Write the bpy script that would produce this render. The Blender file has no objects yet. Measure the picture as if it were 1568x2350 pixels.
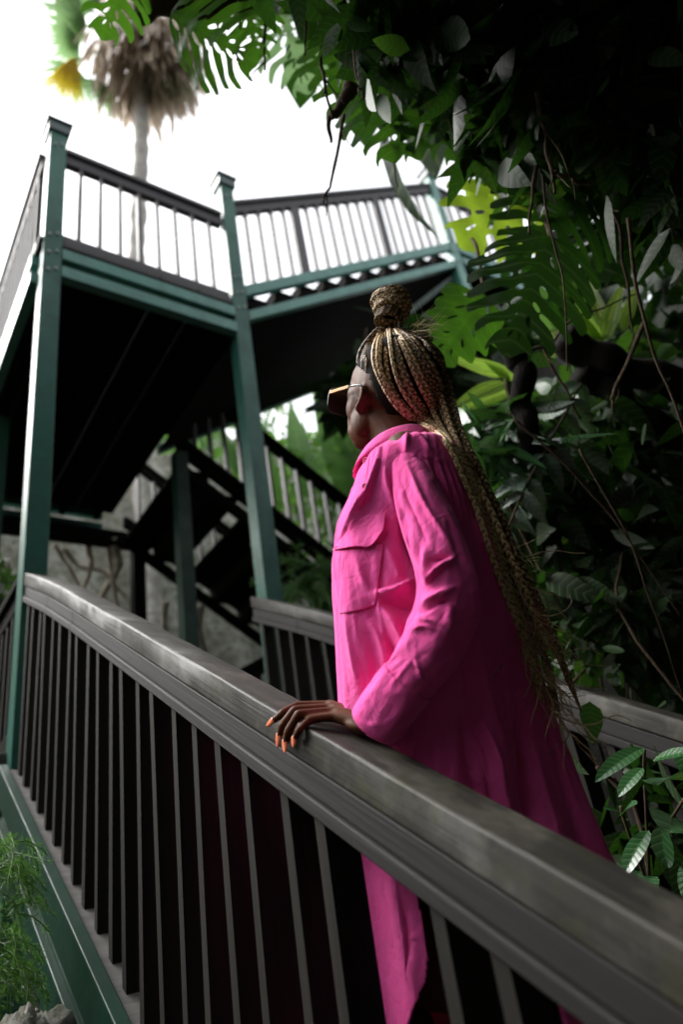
import bpy, bmesh, math, random
import numpy as np
from math import sin, cos, tan, pi, radians, sqrt, atan2
from mathutils import Vector, Matrix, noise as mnoise
from mathutils.bvhtree import BVHTree
random.seed(7); RNG = np.random.default_rng(7)
SC = bpy.context.scene
COL = SC.collection

# ---------------------------------------------------------------- camera
FPX, CX, CY = 1700.0, 784.0, 1174.5          # focal length and centre on a 1568 x 2349 raster
PIT, ROL = radians(29.0), radians(10.0)
Fw = np.array([0, cos(PIT), sin(PIT)]); R0 = np.array([1., 0, 0]); U0 = np.array([0, -sin(PIT), cos(PIT)])
Rt = cos(ROL)*R0 - sin(ROL)*U0; Up = sin(ROL)*R0 + cos(ROL)*U0
def D(x, y): return Fw + (x-CX)/FPX*Rt - (y-CY)/FPX*Up
def proj(p):
    p = np.atleast_2d(np.asarray(p, float)); k = p @ Fw
    return np.stack([CX + FPX*(p@Rt)/k, CY - FPX*(p@Up)/k, k], 1)
cam_d = bpy.data.cameras.new('camera'); cam = bpy.data.objects.new('camera', cam_d); COL.objects.link(cam)
cam.matrix_world = Matrix(((Rt[0], Up[0], -Fw[0], 0), (Rt[1], Up[1], -Fw[1], 0), (Rt[2], Up[2], -Fw[2], 0), (0, 0, 0, 1)))
cam_d.sensor_fit = 'VERTICAL'; cam_d.sensor_height = 36.0; cam_d.sensor_width = 24.0
cam_d.lens = 36.0*FPX/2349.0
cam_d.clip_end = 500; cam_d.clip_start = 0.02
cam_d.dof.use_dof = True; cam_d.dof.focus_distance = 1.42; cam_d.dof.aperture_fstop = 2.2
SC.camera = cam

# ---------------------------------------------------------------- stair frame
SD = D(-300, 1095); SD = SD/np.linalg.norm(SD[:2]); SLOPE = SD[2]
N = np.array([SD[1], -SD[0], 0.]); H = np.array([SD[0], SD[1], 0.]); Z = np.array([0, 0, 1.])
SH = SD/np.linalg.norm(SD); MU = np.cross(N, SH)
N0 = 0.626; A_A = 3.16                      # near railing plane and post A measured from the camera
def W(nc, hc, z): return N*(N0+nc) + H*(A_A+hc) + Z*z       # frame with its origin under post A
def Wa(c, a, z): return N*(N0+c) + H*a + Z*z                # same, a measured along the stair from the camera
def vec(*a): return np.array(a, float)

# ---------------------------------------------------------------- mesh helpers
class MB:
    def __init__(s): s.v = []; s.f = []; s.n = 0; s.attr = []; s.at2 = {}
    def add(s, v, f, a=None):
        v = np.asarray(v, float); s.v.append(v)
        s.f.extend([tuple(int(i)+s.n for i in q) for q in f])
        s.attr.append(np.full(len(v), 0.5) if a is None else np.broadcast_to(np.asarray(a, float), (len(v),)))
        s.n += len(v)
        return s
    def vein(s, a): s.at2[s.n-len(a)] = np.asarray(a, np.float32)
    def box(s, c, ax, ay, az, hx, hy, hz):
        c = np.asarray(c); ax = np.asarray(ax)*hx; ay = np.asarray(ay)*hy; az = np.asarray(az)*hz
        v = [c+i*ax+j*ay+k*az for k in (-1, 1) for j in (-1, 1) for i in (-1, 1)]
        f = [(0, 2, 3, 1), (4, 5, 7, 6), (0, 1, 5, 4), (2, 6, 7, 3), (0, 4, 6, 2), (1, 3, 7, 5)]
        if np.dot(np.cross(ax, ay), az) < 0: f = [q[::-1] for q in f]
        return s.add(v, f)
    def beam(s, p, q, side, w, t, upv=None):
        """rectangular bar from p to q; side = direction of width w; t = the other thickness"""
        p = np.asarray(p, float); q = np.asarray(q, float); d = q-p; L = np.linalg.norm(d); d /= L
        side = np.asarray(side, float); side = side - d*(side@d); side /= np.linalg.norm(side)
        u = np.cross(d, side)
        return s.box((p+q)/2, d, side, u, L/2, w/2, t/2)
    def slab(s, p, q, side, w, t):
        """sheared bar: ends stay vertical; thickness t measured vertically, below p-q line centred"""
        p = np.asarray(p, float); q = np.asarray(q, float); side = np.asarray(side, float)*w/2; zz = Z*t/2
        v = [e+i*side+k*zz for k in (-1, 1) for i in (-1, 1) for e in (p, q)]
        f = [(0, 2, 3, 1), (4, 5, 7, 6), (0, 1, 5, 4), (2, 6, 7, 3), (0, 4, 6, 2), (1, 3, 7, 5)]
        if np.dot(np.cross(q-p, side), zz) < 0: f = [g[::-1] for g in f]
        return s.add(v, f)
    def tube(s, path, rad, sides=8, cap=True, a=None, flat=1.0):
        P = np.asarray(path, float); n = len(P)
        rad = np.broadcast_to(np.asarray(rad, float), (n,))
        T = np.gradient(P, axis=0); T /= (np.linalg.norm(T, axis=1, keepdims=True)+1e-12)
        ref = vec(0, 0, 1) if abs(T[0][2]) < .9 else vec(1, 0, 0)
        u = np.cross(T[0], ref); u /= np.linalg.norm(u); V = []
        ang = np.linspace(0, 2*pi, sides, endpoint=False)
        for i in range(n):
            u = u - T[i]*(u@T[i]); u /= np.linalg.norm(u); w = np.cross(T[i], u)
            V.append(P[i] + rad[i]*(np.outer(np.cos(ang), u) + flat*np.outer(np.sin(ang), w)))
        V = np.concatenate(V); F = []
        for i in range(n-1):
            for j in range(sides):
                k = (j+1) % sides; F.append((i*sides+j, i*sides+k, (i+1)*sides+k, (i+1)*sides+j))
        if cap: F.append(tuple(range(sides))[::-1]); F.append(tuple((n-1)*sides+j for j in range(sides)))
        return s.add(V, F, a)
    def grid(s, V, closed=False, a=None, flip=False):
        V = np.asarray(V, float); m, n = V.shape[:2]; F = []
        for i in range(m-1):
            for j in range(n if closed else n-1):
                k = (j+1) % n; q = (i*n+j, i*n+k, (i+1)*n+k, (i+1)*n+j)
                F.append(q[::-1] if flip else q)
        return s.add(V.reshape(-1, 3), F, a)

def tag(o, label=None, cat=None, group=None, kind=None):
    if label: o['label'] = label
    if cat: o['category'] = cat
    if group: o['group'] = group
    if kind: o['kind'] = kind
    return o
def thing(name, label, cat, loc=(0, 0, 0), group=None, kind=None):
    o = bpy.data.objects.new(name, None); COL.objects.link(o)
    o.location = Vector(loc); o.empty_display_size = 0.1
    return tag(o, label, cat, group, kind)
def origin(o):
    p = vec(0, 0, 0)
    while o is not None: p = p + np.array(o.location); o = o.parent
    return p
def mesh_from(name, V, F, mat, smooth=False, attr=None):
    me = bpy.data.meshes.new(name); me.from_pydata([tuple(map(float, v)) for v in V], [], F)
    if mat: me.materials.append(mat)
    me.polygons.foreach_set('use_smooth', [bool(smooth)]*len(me.polygons))
    if attr is not None:
        at = me.attributes.new('tone', 'FLOAT', 'POINT'); at.data.foreach_set('value', np.asarray(attr, np.float32))
    me.update(); return me
def build(name, mb, mat, parent=None, smooth=False, base=None, label=None):
    """mb in world coordinates; base = object origin in the world"""
    V = np.concatenate(mb.v); po = origin(parent) if parent is not None else vec(0, 0, 0)
    b = po if base is None else np.asarray(base, float)
    me = mesh_from(name, V-b, mb.f, mat, smooth, np.concatenate(mb.attr))
    if mb.at2:
        a2 = np.full(len(V), .5, np.float32)
        for k, q in mb.at2.items(): a2[k:k+len(q)] = q
        at = me.attributes.new('vein', 'FLOAT', 'POINT'); at.data.foreach_set('value', a2)
    o = bpy.data.objects.new(name, me); COL.objects.link(o); o.parent = parent; o.location = Vector(b-po)
    if label: o['label'] = label
    return o
def bevel(o, w, seg=2, ang=0.6):
    m = o.modifiers.new('edge', 'BEVEL'); m.width = w; m.segments = seg; m.limit_method = 'ANGLE'; m.angle_limit = ang
    return o
def inst(src, name, parent, base):
    o = src.copy(); COL.objects.link(o); o.parent = parent; o.location = Vector(np.asarray(base, float)-origin(parent)); return o
def spline(pts, n):
    """Catmull-Rom through pts, n samples"""
    P = np.asarray(pts, float); m = len(P)
    if m == 2: return P[0]+(P[1]-P[0])*np.linspace(0, 1, n)[:, None]
    t = np.linspace(0, m-1, n); i = np.clip(t.astype(int), 0, m-2); u = (t-i)[:, None]
    Q = np.vstack([2*P[0]-P[1], P, 2*P[-1]-P[-2]])
    a, b, c, d = Q[i], Q[i+1], Q[i+2], Q[i+3]
    return .5*((2*b) + (-a+c)*u + (2*a-5*b+4*c-d)*u*u + (-a+3*b-3*c+d)*u**3)
def interp(x, xs, ys):
    xs = np.asarray(xs, float); ys = np.asarray(ys, float)
    if ys.ndim == 1: return np.interp(x, xs, ys)
    return np.stack([np.interp(x, xs, ys[:, k]) for k in range(ys.shape[1])], -1)

# ---------------------------------------------------------------- materials
def newmat(name):
    m = bpy.data.materials.new(name); m.use_nodes = True; nt = m.node_tree
    return m, nt, nt.nodes['Principled BSDF']
def nd(nt, t, **kw):
    n = nt.nodes.new(t)
    for k, v in kw.items():
        if hasattr(n, k): setattr(n, k, v)
    return n
def ramp(nt, fac, stops):
    r = nd(nt, 'ShaderNodeValToRGB'); e = r.color_ramp.elements
    while len(e) < len(stops): e.new(0.5)
    for q, (p, c) in zip(e, stops): q.position = p; q.color = (*c, 1) if len(c) == 3 else c
    nt.links.new(fac, r.inputs[0]); return r.outputs[0]
def noise_tex(nt, vecsock, scale, detail=4, rough=.6, dist=0.):
    n = nd(nt, 'ShaderNodeTexNoise'); n.inputs['Scale'].default_value = scale; n.inputs['Detail'].default_value = detail
    n.inputs['Roughness'].default_value = rough; n.inputs['Distortion'].default_value = dist
    if vecsock is not None: nt.links.new(vecsock, n.inputs['Vector'])
    return n.outputs['Fac']
def pos(nt): return nd(nt, 'ShaderNodeNewGeometry').outputs['Position']
def objc(nt): return nd(nt, 'ShaderNodeTexCoord').outputs['Object']
def stretched(nt, d, along=1.5, across=40., src=None):
    """coordinates squeezed along direction d: long wood grain"""
    d = np.asarray(d, float); d = d/np.linalg.norm(d); a = np.cross(d, vec(.3, .2, .9)); a /= np.linalg.norm(a); b = np.cross(d, a)
    p = src or pos(nt); cmb = nd(nt, 'ShaderNodeCombineXYZ')
    for i, (x, s) in enumerate(((d, along), (a, across), (b, across))):
        q = nd(nt, 'ShaderNodeVectorMath', operation='DOT_PRODUCT'); nt.links.new(p, q.inputs[0]); q.inputs[1].default_value = tuple(x*s)
        nt.links.new(q.outputs['Value'], cmb.inputs[i])
    return cmb.outputs[0]
def bump(nt, b, h, strength=.3, dist=.002):
    n = nd(nt, 'ShaderNodeBump'); n.inputs['Strength'].default_value = strength; n.inputs['Distance'].default_value = dist
    nt.links.new(h, n.inputs['Height']); nt.links.new(n.outputs[0], b.inputs['Normal'])
def mixc(nt, fac, a, b, mode='MIX'):
    n = nd(nt, 'ShaderNodeMix', data_type='RGBA', blend_type=mode)
    for s, x in ((0, fac), (6, a), (7, b)):
        if isinstance(x, (int, float)): n.inputs[s].default_value = x
        elif isinstance(x, tuple): n.inputs[s].default_value = (*x, 1)
        else: nt.links.new(x, n.inputs[s])
    return n.outputs[2]

def wood(name, d, c1, c2, rough=.6, worn=None, green=None, along=1.5, across=60., bs=.4, spec=.5):
    m, nt, b = newmat(name); v = stretched(nt, d, along, across)
    f = noise_tex(nt, v, 1.0, 6, .65, .3); c = ramp(nt, f, [(.3, c1), (.7, c2)])
    big = noise_tex(nt, pos(nt), 9, 5, .7)
    if worn: c = mixc(nt, ramp(nt, big, [(.48, (0, 0, 0)), (.68, (1, 1, 1))]), c, worn)
    if green:
        g = noise_tex(nt, pos(nt), 23, 5, .75)
        c = mixc(nt, ramp(nt, g, [(.5, (0, 0, 0)), (.66, (.8, .8, .8))]), c, green)
    nt.links.new(c, b.inputs['Base Color']); b.inputs['Roughness'].default_value = rough
    b.inputs['Specular IOR Level'].default_value = spec
    bump(nt, b, f, bs, .0025); return m
def paint(name, c, rough=.35, spec=.4):
    m, nt, b = newmat(name); b.inputs['Specular IOR Level'].default_value = spec; f = noise_tex(nt, pos(nt), 6, 6, .7)
    c2 = tuple(x*.7 for x in c); col = ramp(nt, f, [(.35, c2), (.6, c)])
    sp = noise_tex(nt, pos(nt), 45, 6, .8); dirt = ramp(nt, sp, [(.66, (0, 0, 0)), (.74, (1, 1, 1))])
    col = mixc(nt, dirt, col, (.10, .11, .09))
    nt.links.new(col, b.inputs['Base Color'])
    r = ramp(nt, f, [(.3, (rough+.15,)*3), (.7, (rough-.05,)*3)]); nt.links.new(r, b.inputs['Roughness'])
    bump(nt, b, noise_tex(nt, pos(nt), 120, 3), .12, .001); return m

M = {}
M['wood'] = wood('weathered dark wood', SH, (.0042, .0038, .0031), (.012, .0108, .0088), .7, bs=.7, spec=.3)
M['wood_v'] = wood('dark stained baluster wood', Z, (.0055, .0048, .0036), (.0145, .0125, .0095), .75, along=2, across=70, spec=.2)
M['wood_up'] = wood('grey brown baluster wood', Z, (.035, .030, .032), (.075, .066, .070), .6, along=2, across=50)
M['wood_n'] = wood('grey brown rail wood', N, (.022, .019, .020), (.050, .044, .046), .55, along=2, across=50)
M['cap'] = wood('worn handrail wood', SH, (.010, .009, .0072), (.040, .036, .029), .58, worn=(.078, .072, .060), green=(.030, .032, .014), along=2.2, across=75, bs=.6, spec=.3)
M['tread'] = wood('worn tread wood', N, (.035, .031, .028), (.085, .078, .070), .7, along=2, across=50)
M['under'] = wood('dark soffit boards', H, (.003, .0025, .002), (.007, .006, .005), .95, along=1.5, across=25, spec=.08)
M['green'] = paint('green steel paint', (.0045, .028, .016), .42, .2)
M['green_lit'] = paint('sky-lit green steel paint', (.075, .215, .175), .30)  # lighter copy of the green paint, stronger skylight put into the colour
m, nt, b = newmat('dark cap metal'); b.inputs['Base Color'].default_value = (.03, .05, .05, 1); b.inputs['Roughness'].default_value = .35; M['capm'] = m
M['green_post'] = paint('half-lit green paint', (.026, .105, .076), .36, .3)  # same green between lit and shaded tones, the light put into the colour
m, nt, b = newmat('galvanised bolt'); b.inputs['Base Color'].default_value = (.25, .26, .25, 1); b.inputs['Metallic'].default_value = .8; b.inputs['Roughness'].default_value = .45; M['bolt'] = m

# ---------------------------------------------------------------- world and sun
SUN_EL, SUN_AZ = radians(48), radians(-75)         # azimuth from +Y, clockwise; from the left of the picture
w = bpy.data.worlds.new("World"); SC.world = w; w.use_nodes = True; nt = w.node_tree
bg = nt.nodes['Background']; sky = nd(nt, 'ShaderNodeTexSky'); sky.sky_type = 'NISHITA'; sky.sun_disc = False
sky.sun_elevation = SUN_EL; sky.sun_rotation = SUN_AZ; sky.air_density = 1.2; sky.dust_density = 4; sky.ozone_density = 1
hs = nd(nt, 'ShaderNodeHueSaturation'); hs.inputs['Saturation'].default_value = .16; hs.inputs['Value'].default_value = 1.35
nt.links.new(sky.outputs[0], hs.inputs['Color']); nt.links.new(hs.outputs[0], bg.inputs['Color']); bg.inputs['Strength'].default_value = .15
sl = bpy.data.lights.new('sun', 'SUN'); sl.energy = 1.4; sl.angle = radians(42); sl.color = (1, .985, .96)
so = bpy.data.objects.new('sun', sl); COL.objects.link(so)
sdir = Vector((sin(SUN_AZ)*cos(SUN_EL), cos(SUN_AZ)*cos(SUN_EL), sin(SUN_EL)))
so.rotation_euler = sdir.to_track_quat('Z', 'Y').to_euler(); so.location = (-5, 2, 8)
SC.view_settings.view_transform = 'Standard'; SC.view_settings.look = 'None'; SC.view_settings.exposure = 1.35; SC.view_settings.gamma = 1
SC.cycles.max_bounces = 5; SC.cycles.diffuse_bounces = 3; SC.cycles.glossy_bounces = 3; SC.cycles.transparent_max_bounces = 6
SC.cycles.sample_clamp_indirect = 6
# ================================================================ staircase structure
RC, CB, BB = -.330, -.392, -.466          # z = a*SLOPE + const: top arris, cap bottom, beam bottom
def zl(a, c): return a*SLOPE + c
def zcurve(a):                             # the handrail flattens a little where it meets the post
    return -0.032*np.clip((a-2.35)/.75, 0, 1)**2
def handrail(name_parent, c0, wid, a0, a1, far=False):
    """weathered cap with rounded edges, c0 = outer face"""
    n = 260; aa = np.linspace(a0, a1, n); rr = .007
    prof = []
    for (px, pz, sx, sz) in ((0, 0, 1, -1), (wid, 0, -1, -1), (wid, -.062, -1, 1), (0, -.062, 1, 1)):
        for k in range(5):
            t = k/4*pi/2
            cx, cz = px+sx*rr, pz+sz*rr
            if (sx, sz) == (1, -1): q = (cx-rr*cos(t), cz+rr*sin(t))
            elif (sx, sz) == (-1, -1): q = (cx+rr*sin(t), cz+rr*cos(t))
            elif (sx, sz) == (-1, 1): q = (cx+rr*cos(t), cz-rr*sin(t))
            else: q = (cx-rr*sin(t), cz-rr*cos(t))
            prof.append(q)
    V = np.zeros((n, len(prof), 3))
    for i, a in enumerate(aa):
        z0 = zl(a, RC)+zcurve(a)
        for j, (px, pz) in enumerate(prof):
            w1 = mnoise.noise(Vector((a*5, j*.35+c0*7, 1.7)))*.0022 + mnoise.noise(Vector((a*26, j*.9, 4.1)))*.0011
            out = 1 if px > wid/2 else -1
            V[i, j] = Wa(c0+px+out*w1, a, z0+pz+w1*.8)
    mb = MB(); mb.grid(V, closed=True)
    k = len(prof); mb.f.append(tuple(range(k))[::-1]); mb.f.append(tuple((n-1)*k+j for j in range(k)))
    return build('handrail_cap', mb, M['cap'], name_parent, True)

def sloped_railing(label, c0, a0, a1, spacing, far=False):
    root = thing('stair_railing', label, 'railing', Wa(c0+.04, (a0+a1)/2, zl((a0+a1)/2, -1.1)), 'railings along the sloping stair')
    handrail(root, c0, .092, a0, a1)
    mb = MB(); dc = .006
    A0, A1 = a0, a1
    pa = [A0, 2.35, 2.7, A1] if A1 > 2.8 else [A0, A1]
    for x, y in zip(pa[:-1], pa[1:]):
        mb.slab(Wa(c0+dc+.038, x, zl(x, CB-.025)+zcurve(x)), Wa(c0+dc+.038, y, zl(y, CB-.025)+zcurve(y)), N, .076, .047)
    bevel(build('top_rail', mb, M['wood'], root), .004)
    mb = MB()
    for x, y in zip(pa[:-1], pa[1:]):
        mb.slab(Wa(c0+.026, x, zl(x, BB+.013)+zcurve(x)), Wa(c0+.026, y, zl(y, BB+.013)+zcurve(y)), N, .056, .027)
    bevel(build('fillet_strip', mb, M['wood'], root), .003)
    # balusters: narrow face outwards
    hgt = BB+.005+1.19
    def bal_mesh():
        mb = MB(); w2, d2 = .0115, .030
        v = []
        for (x, y) in ((-d2, -w2), (d2, -w2), (d2, w2), (-d2, w2)):
            v.append(N*x+H*y+Z*(-.012))
        for (x, y) in ((-d2, -w2), (d2, -w2), (d2, w2), (-d2, w2)):
            v.append(N*x+H*y+Z*(hgt+y*SLOPE))
        mb.add(v, [(0, 3, 2, 1), (4, 5, 6, 7), (0, 1, 5, 4), (1, 2, 6, 5), (2, 3, 7, 6), (3, 0, 4, 7)])
        return mb
    first = None; rr = random.Random(3 if far else 5)
    a = a0+.02; i = 0
    while a < a1-.03:
        off = rr.uniform(-.008, .008); aa = a+off; base = Wa(c0+.038+rr.uniform(-.003, .003), aa, zl(aa, -1.19))
        if not far and .80 < aa < .93: a += spacing; continue
        if first is None:
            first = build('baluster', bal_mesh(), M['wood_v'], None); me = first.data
            COL.objects.unlink(first); bpy.data.objects.remove(first); first = me
        o = bpy.data.objects.new('baluster', first); COL.objects.link(o); o.parent = root
        o.location = Vector(base-origin(root)); o.rotation_euler = (rr.uniform(-.006, .006), rr.uniform(-.006, .006), rr.uniform(-.05, .05))
        if a > 2.4:
            o.scale.z = 1-.0*a
        a += spacing; i += 1
    return root
AL = -.75
sloped_railing('weathered near railing with the hand on its handrail, in front of the woman', 0.0, AL, A_A-.055, .108)
sloped_railing('far stair railing behind the woman, ending at the middle green post', 1.10, AL, A_A-.055, .125, far=True)

# flight of open treads with green steel channels
root = thing('staircase', 'sloping wooden flight with green steel side channels under the woman', 'staircase', Wa(.55, 1.4, zl(1.4, -1.3)), 'stair flights')
RUN = .155/SLOPE
mbs = MB()
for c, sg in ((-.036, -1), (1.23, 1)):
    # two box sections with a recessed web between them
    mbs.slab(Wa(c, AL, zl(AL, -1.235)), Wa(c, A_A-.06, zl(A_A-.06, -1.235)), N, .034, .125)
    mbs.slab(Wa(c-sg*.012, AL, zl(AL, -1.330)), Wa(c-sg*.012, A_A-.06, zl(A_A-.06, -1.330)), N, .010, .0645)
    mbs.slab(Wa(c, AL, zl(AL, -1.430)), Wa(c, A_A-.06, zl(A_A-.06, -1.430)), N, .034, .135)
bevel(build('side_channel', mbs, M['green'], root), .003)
mb = MB()
for c in (.036, 1.15):
    mb.slab(Wa(c, AL, zl(AL, -1.21)), Wa(c, A_A-.06, zl(A_A-.06, -1.21)), N, .108, .036)
bevel(build('sill_board', mb, M['tread'], root), .003)
tm = None; k = 0
a = AL+.1; treads = []
while a < A_A-.15:
    z = zl(a, -1.19)
    mb = MB(); rr = random.Random(k)
    mb.box(Wa(.585, a+.02, z-.02), N, H, Z, .49, .135, .02)
    o = bevel(build('tread', mb, M['tread'], root), .004)
    a += RUN; k += 1

def post(label, nc, hc, z0, z1, mat='green', s=.052, capit=True, upm=None, zc=None):
    t = thing('green_post', label, 'post', W(nc, hc, z0), 'green steel posts')
    mb = MB(); zm = zc if zc else z1
    mb.box(W(nc, hc, (z0+z1)/2), N, H, Z, s, s, (z1-z0)/2)
    bevel(build('shaft', mb, M[mat], t), .004)
    if capit:
        mb = MB(); mb.box(W(nc, hc, z1+.03), N, H, Z, s+.016, s+.016, .045)
        b0 = W(nc, hc, z1+.075); e = s+.03
        mb.add([b0-N*e-H*e, b0+N*e-H*e, b0+N*e+H*e, b0-N*e+H*e, b0+Z*.075, b0-N*e-H*e+Z*.012, b0+N*e-H*e+Z*.012, b0+N*e+H*e+Z*.012, b0-N*e+H*e+Z*.012],
               [(0, 3, 2, 1), (0, 1, 6, 5), (1, 2, 7, 6), (2, 3, 8, 7), (3, 0, 5, 8), (5, 6, 4), (6, 7, 4), (7, 8, 4), (8, 5, 4)])
        build('post_cap', mb, M['capm'], t)
        for zz in (z1-.14, z1-.98, z1-1.13, z1-1.27):
            for sg in (-1, 1):
                mb = MB(); q = W(nc+sg*.022, hc-s-.004, zz+sg*.012); mb.tube([q-H*.006, q+H*.004], .009, 6); build('bolt', mb, M['bolt'], t)
    return t
GZ = -2.2
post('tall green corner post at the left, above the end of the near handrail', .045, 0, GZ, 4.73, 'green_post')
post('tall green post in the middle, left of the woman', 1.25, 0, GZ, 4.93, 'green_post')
post('green post at the upper right end of the rising railing', 3.70, 0, 2.0, 6.55, 'green_lit')
post('green post behind the leaves at the right of the upper walkway', 5.35, 0, 3.0, 6.62, 'green_lit')
post('green post at the left edge of the picture behind the corner post', .06, 1.30, GZ, 3.36, capit=False)
post('green post under the landing, between the dark flight and the rock', 1.36, 1.32, GZ, 3.4, capit=False)
post('dark post at the back of the landing in front of the rock', 1.50, 2.66, GZ, 3.4, capit=False, s=.055, mat='under')
post('dark green post at the foot of the back flight', 3.8, 1.32, .5, 2.1, capit=False)

# upper landing
L0, L1 = 3.46, 3.76
root = thing('landing_deck', 'dark underside of the upper landing between the green posts', 'deck', W(.65, 1.3, L1), 'decks')
mb = MB(); x = -.02; k = 0
# boards run along H with a few open joints
xs = [-.03, .34, .70, .96, 1.30]
gaps = (.0, .010, .007, .0)
for i in range(4):
    mb.box(W((xs[i]+xs[i+1])/2, 1.36, L1-.1), N, H, Z, (xs[i+1]-xs[i])/2-(.0, .004, .0065, .003)[i], 1.38, .02)
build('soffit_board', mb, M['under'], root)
mb = MB()
for hc in (-.03, 2.74):
    for z in (3.465, 3.605):
        mb.box(W(.65, hc, z), N, H, Z, .55, .03, .042)
for nc in (-.02, ):
    for z in (3.465, 3.605):
        mb.box(W(nc, 1.35, z), N, H, Z, .03, 1.30, .042)
bevel(build('edge_beam', mb, M['green_lit'], root), .004)
mb = MB()
for i in range(4): mb.box(W((xs[i]+xs[i+1])/2, 1.36, L1-.055), N, H, Z, (xs[i+1]-xs[i])/2-(.0, .004, .0065, .003)[i]+.0, 1.40, .012)
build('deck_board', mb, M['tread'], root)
mb = MB()
for nc in (.17, .52, .83, 1.13): mb.box(W(nc, 1.36, 3.575), N, H, Z, .022, 1.34, .055)
build('joist', mb, M['under'], root)
mb = MB(); mb.box(W(.65, 2.62, 3.30), N, H, Z, .95, .05, .07); bevel(build('back_beam', mb, M['under'], root), .004)

def straight_railing(label, p, q, side, zb0, zt0, zb1, zt1, nb, wide=(), m1='wood_n', m2='wood_up', w=.024, wd=.04, group='railings of the upper walkway', bot=True, skip=()):
    """railing between points p and q (plan), bottom/top heights at each end"""
    p = np.array(p, float); q = np.array(q, float)
    root = thing('railing', label, 'railing', (p+q)/2*vec(1, 1, 0)+Z*min(zb0, zb1), group)
    def P(t, z): r = p+(q-p)*t; r = r*vec(1, 1, 0); return r+Z*z
    def zb(t): return zb0+(zb1-zb0)*t
    def zt(t): return zt0+(zt1-zt0)*t
    mb = MB(); mb.slab(P(0, zt0-.02), P(1, zt1-.02), side, .095, .04); bevel(build('handrail_cap', mb, M[m1], root), .006)
    mb = MB(); mb.slab(P(0, zt0-.082), P(1, zt1-.082), side, .05, .08); bevel(build('top_rail', mb, M[m1], root), .004)
    if bot:
        mb = MB(); mb.slab(P(0, zb0+.035), P(1, zb1+.035), side, .06, .07); bevel(build('bottom_rail', mb, M[m1], root), .004)
    L = np.linalg.norm((q-p)[:2]); d = (q-p)*vec(1, 1, 0)/L; sl = (zt1-zt0)/L
    for i in range(nb):
        t = (i+.8)/(nb+.6)
        if i in skip: continue
        ww = (.085 if i in wide else w)
        mb = MB(); b0 = zb(t)+.05; t0 = zt(t)-.10; v = []
        for zz, s_ in ((b0, 1), (t0, 1)):
            for (x, y) in ((-1, -1), (1, -1), (1, 1), (-1, 1)):
                v.append(P(t, zz)+d*(x*ww/2)+side*(y*wd/2)+Z*(x*ww/2*sl))
        f = [(0, 3, 2, 1), (4, 5, 6, 7), (0, 1, 5, 4), (1, 2, 6, 5), (2, 3, 7, 6), (3, 0, 4, 7)]
        if np.dot(np.cross(d, side), Z) < 0: f = [g[::-1] for g in f]
        mb.add(v, f); build('baluster', mb, M[m2], root, base=P(t, b0))
    return root
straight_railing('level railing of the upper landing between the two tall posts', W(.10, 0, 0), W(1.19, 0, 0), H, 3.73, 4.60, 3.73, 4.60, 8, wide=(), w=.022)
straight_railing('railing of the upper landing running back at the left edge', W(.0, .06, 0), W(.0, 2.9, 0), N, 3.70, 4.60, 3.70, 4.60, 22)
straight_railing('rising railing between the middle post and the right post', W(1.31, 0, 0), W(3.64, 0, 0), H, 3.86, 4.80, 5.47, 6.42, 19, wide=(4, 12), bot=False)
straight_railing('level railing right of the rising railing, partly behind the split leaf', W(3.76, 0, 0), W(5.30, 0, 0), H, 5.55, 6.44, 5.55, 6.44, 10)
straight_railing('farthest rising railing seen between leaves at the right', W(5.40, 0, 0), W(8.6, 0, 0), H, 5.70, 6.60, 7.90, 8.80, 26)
# rising flight B-C, green side beams, treads seen from below
def flight(label, n0, z0, n1, z1, hc0, hc1, nt_, sideM, treadM, pad=.0, gap=.10):
    root = thing('staircase', label, 'staircase', W((n0+n1)/2, (hc0+hc1)/2, (z0+z1)/2-.1), 'stair flights')
    mb = MB()
    for hc in (hc0, hc1):
        mb.slab(W(n0, hc, z0), W(n1, hc, z1), H, .05, .10)
        mb.slab(W(n0, hc, z0-.235), W(n1, hc, z1-.235), H, .05, .085)
    bevel(build('side_beam', mb, M[sideM], root), .004)
    mb = MB(); mb.slab(W(n0, (hc0+hc1)/2, z0-.255), W(n1, (hc0+hc1)/2, z1-.255), H, abs(hc1-hc0)-.06, .02)
    build('soffit_board', mb, M['under'], root)
    for i in range(nt_):
        t = (i+.5)/nt_; mb = MB()
        mb.box(W(n0+(n1-n0)*t, (hc0+hc1)/2, z0+(z1-z0)*t-.115), N, H, Z, (n1-n0)/nt_*.36, abs(hc1-hc0)/2-.03, .060)
        bevel(build('tread', mb, M[treadM], root), .01)
    return root
flight('rising upper flight right of the middle post seen from below', 1.31, 3.86, 3.66, 5.49, -.02, 1.62, 10, 'green_lit', 'under')
flight('farthest rising flight seen between leaves at the right', 5.40, 5.70, 8.6, 7.90, -.02, 1.22, 12, 'green_lit', 'under')
# level walkway after C
root = thing('landing_deck', 'level upper walkway right of the rising flight', 'deck', W(4.5, .6, 5.4), 'decks')
mb = MB()
for z in (5.49, 5.33):
    mb.box(W(4.53, -.03, z), N, H, Z, .77, .03, .045); mb.box(W(4.53, 1.25, z), N, H, Z, .77, .03, .045)
bevel(build('edge_beam', mb, M['green_lit'], root), .004)
mb = MB(); mb.box(W(4.53, .61, 5.40), N, H, Z, .77, .60, .03); build('deck_board', mb, M['under'], root)
t = thing('diagonal_brace', 'slanting steel brace under the rising flight beside the bun', 'brace', W(3.3, 0.0, 4.3))
mb = MB(); mb.beam(W(3.62, .03, 5.10), W(2.75, .03, 4.20), H, .045, .045); bevel(build('bar', mb, M['green'], t), .004)

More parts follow.
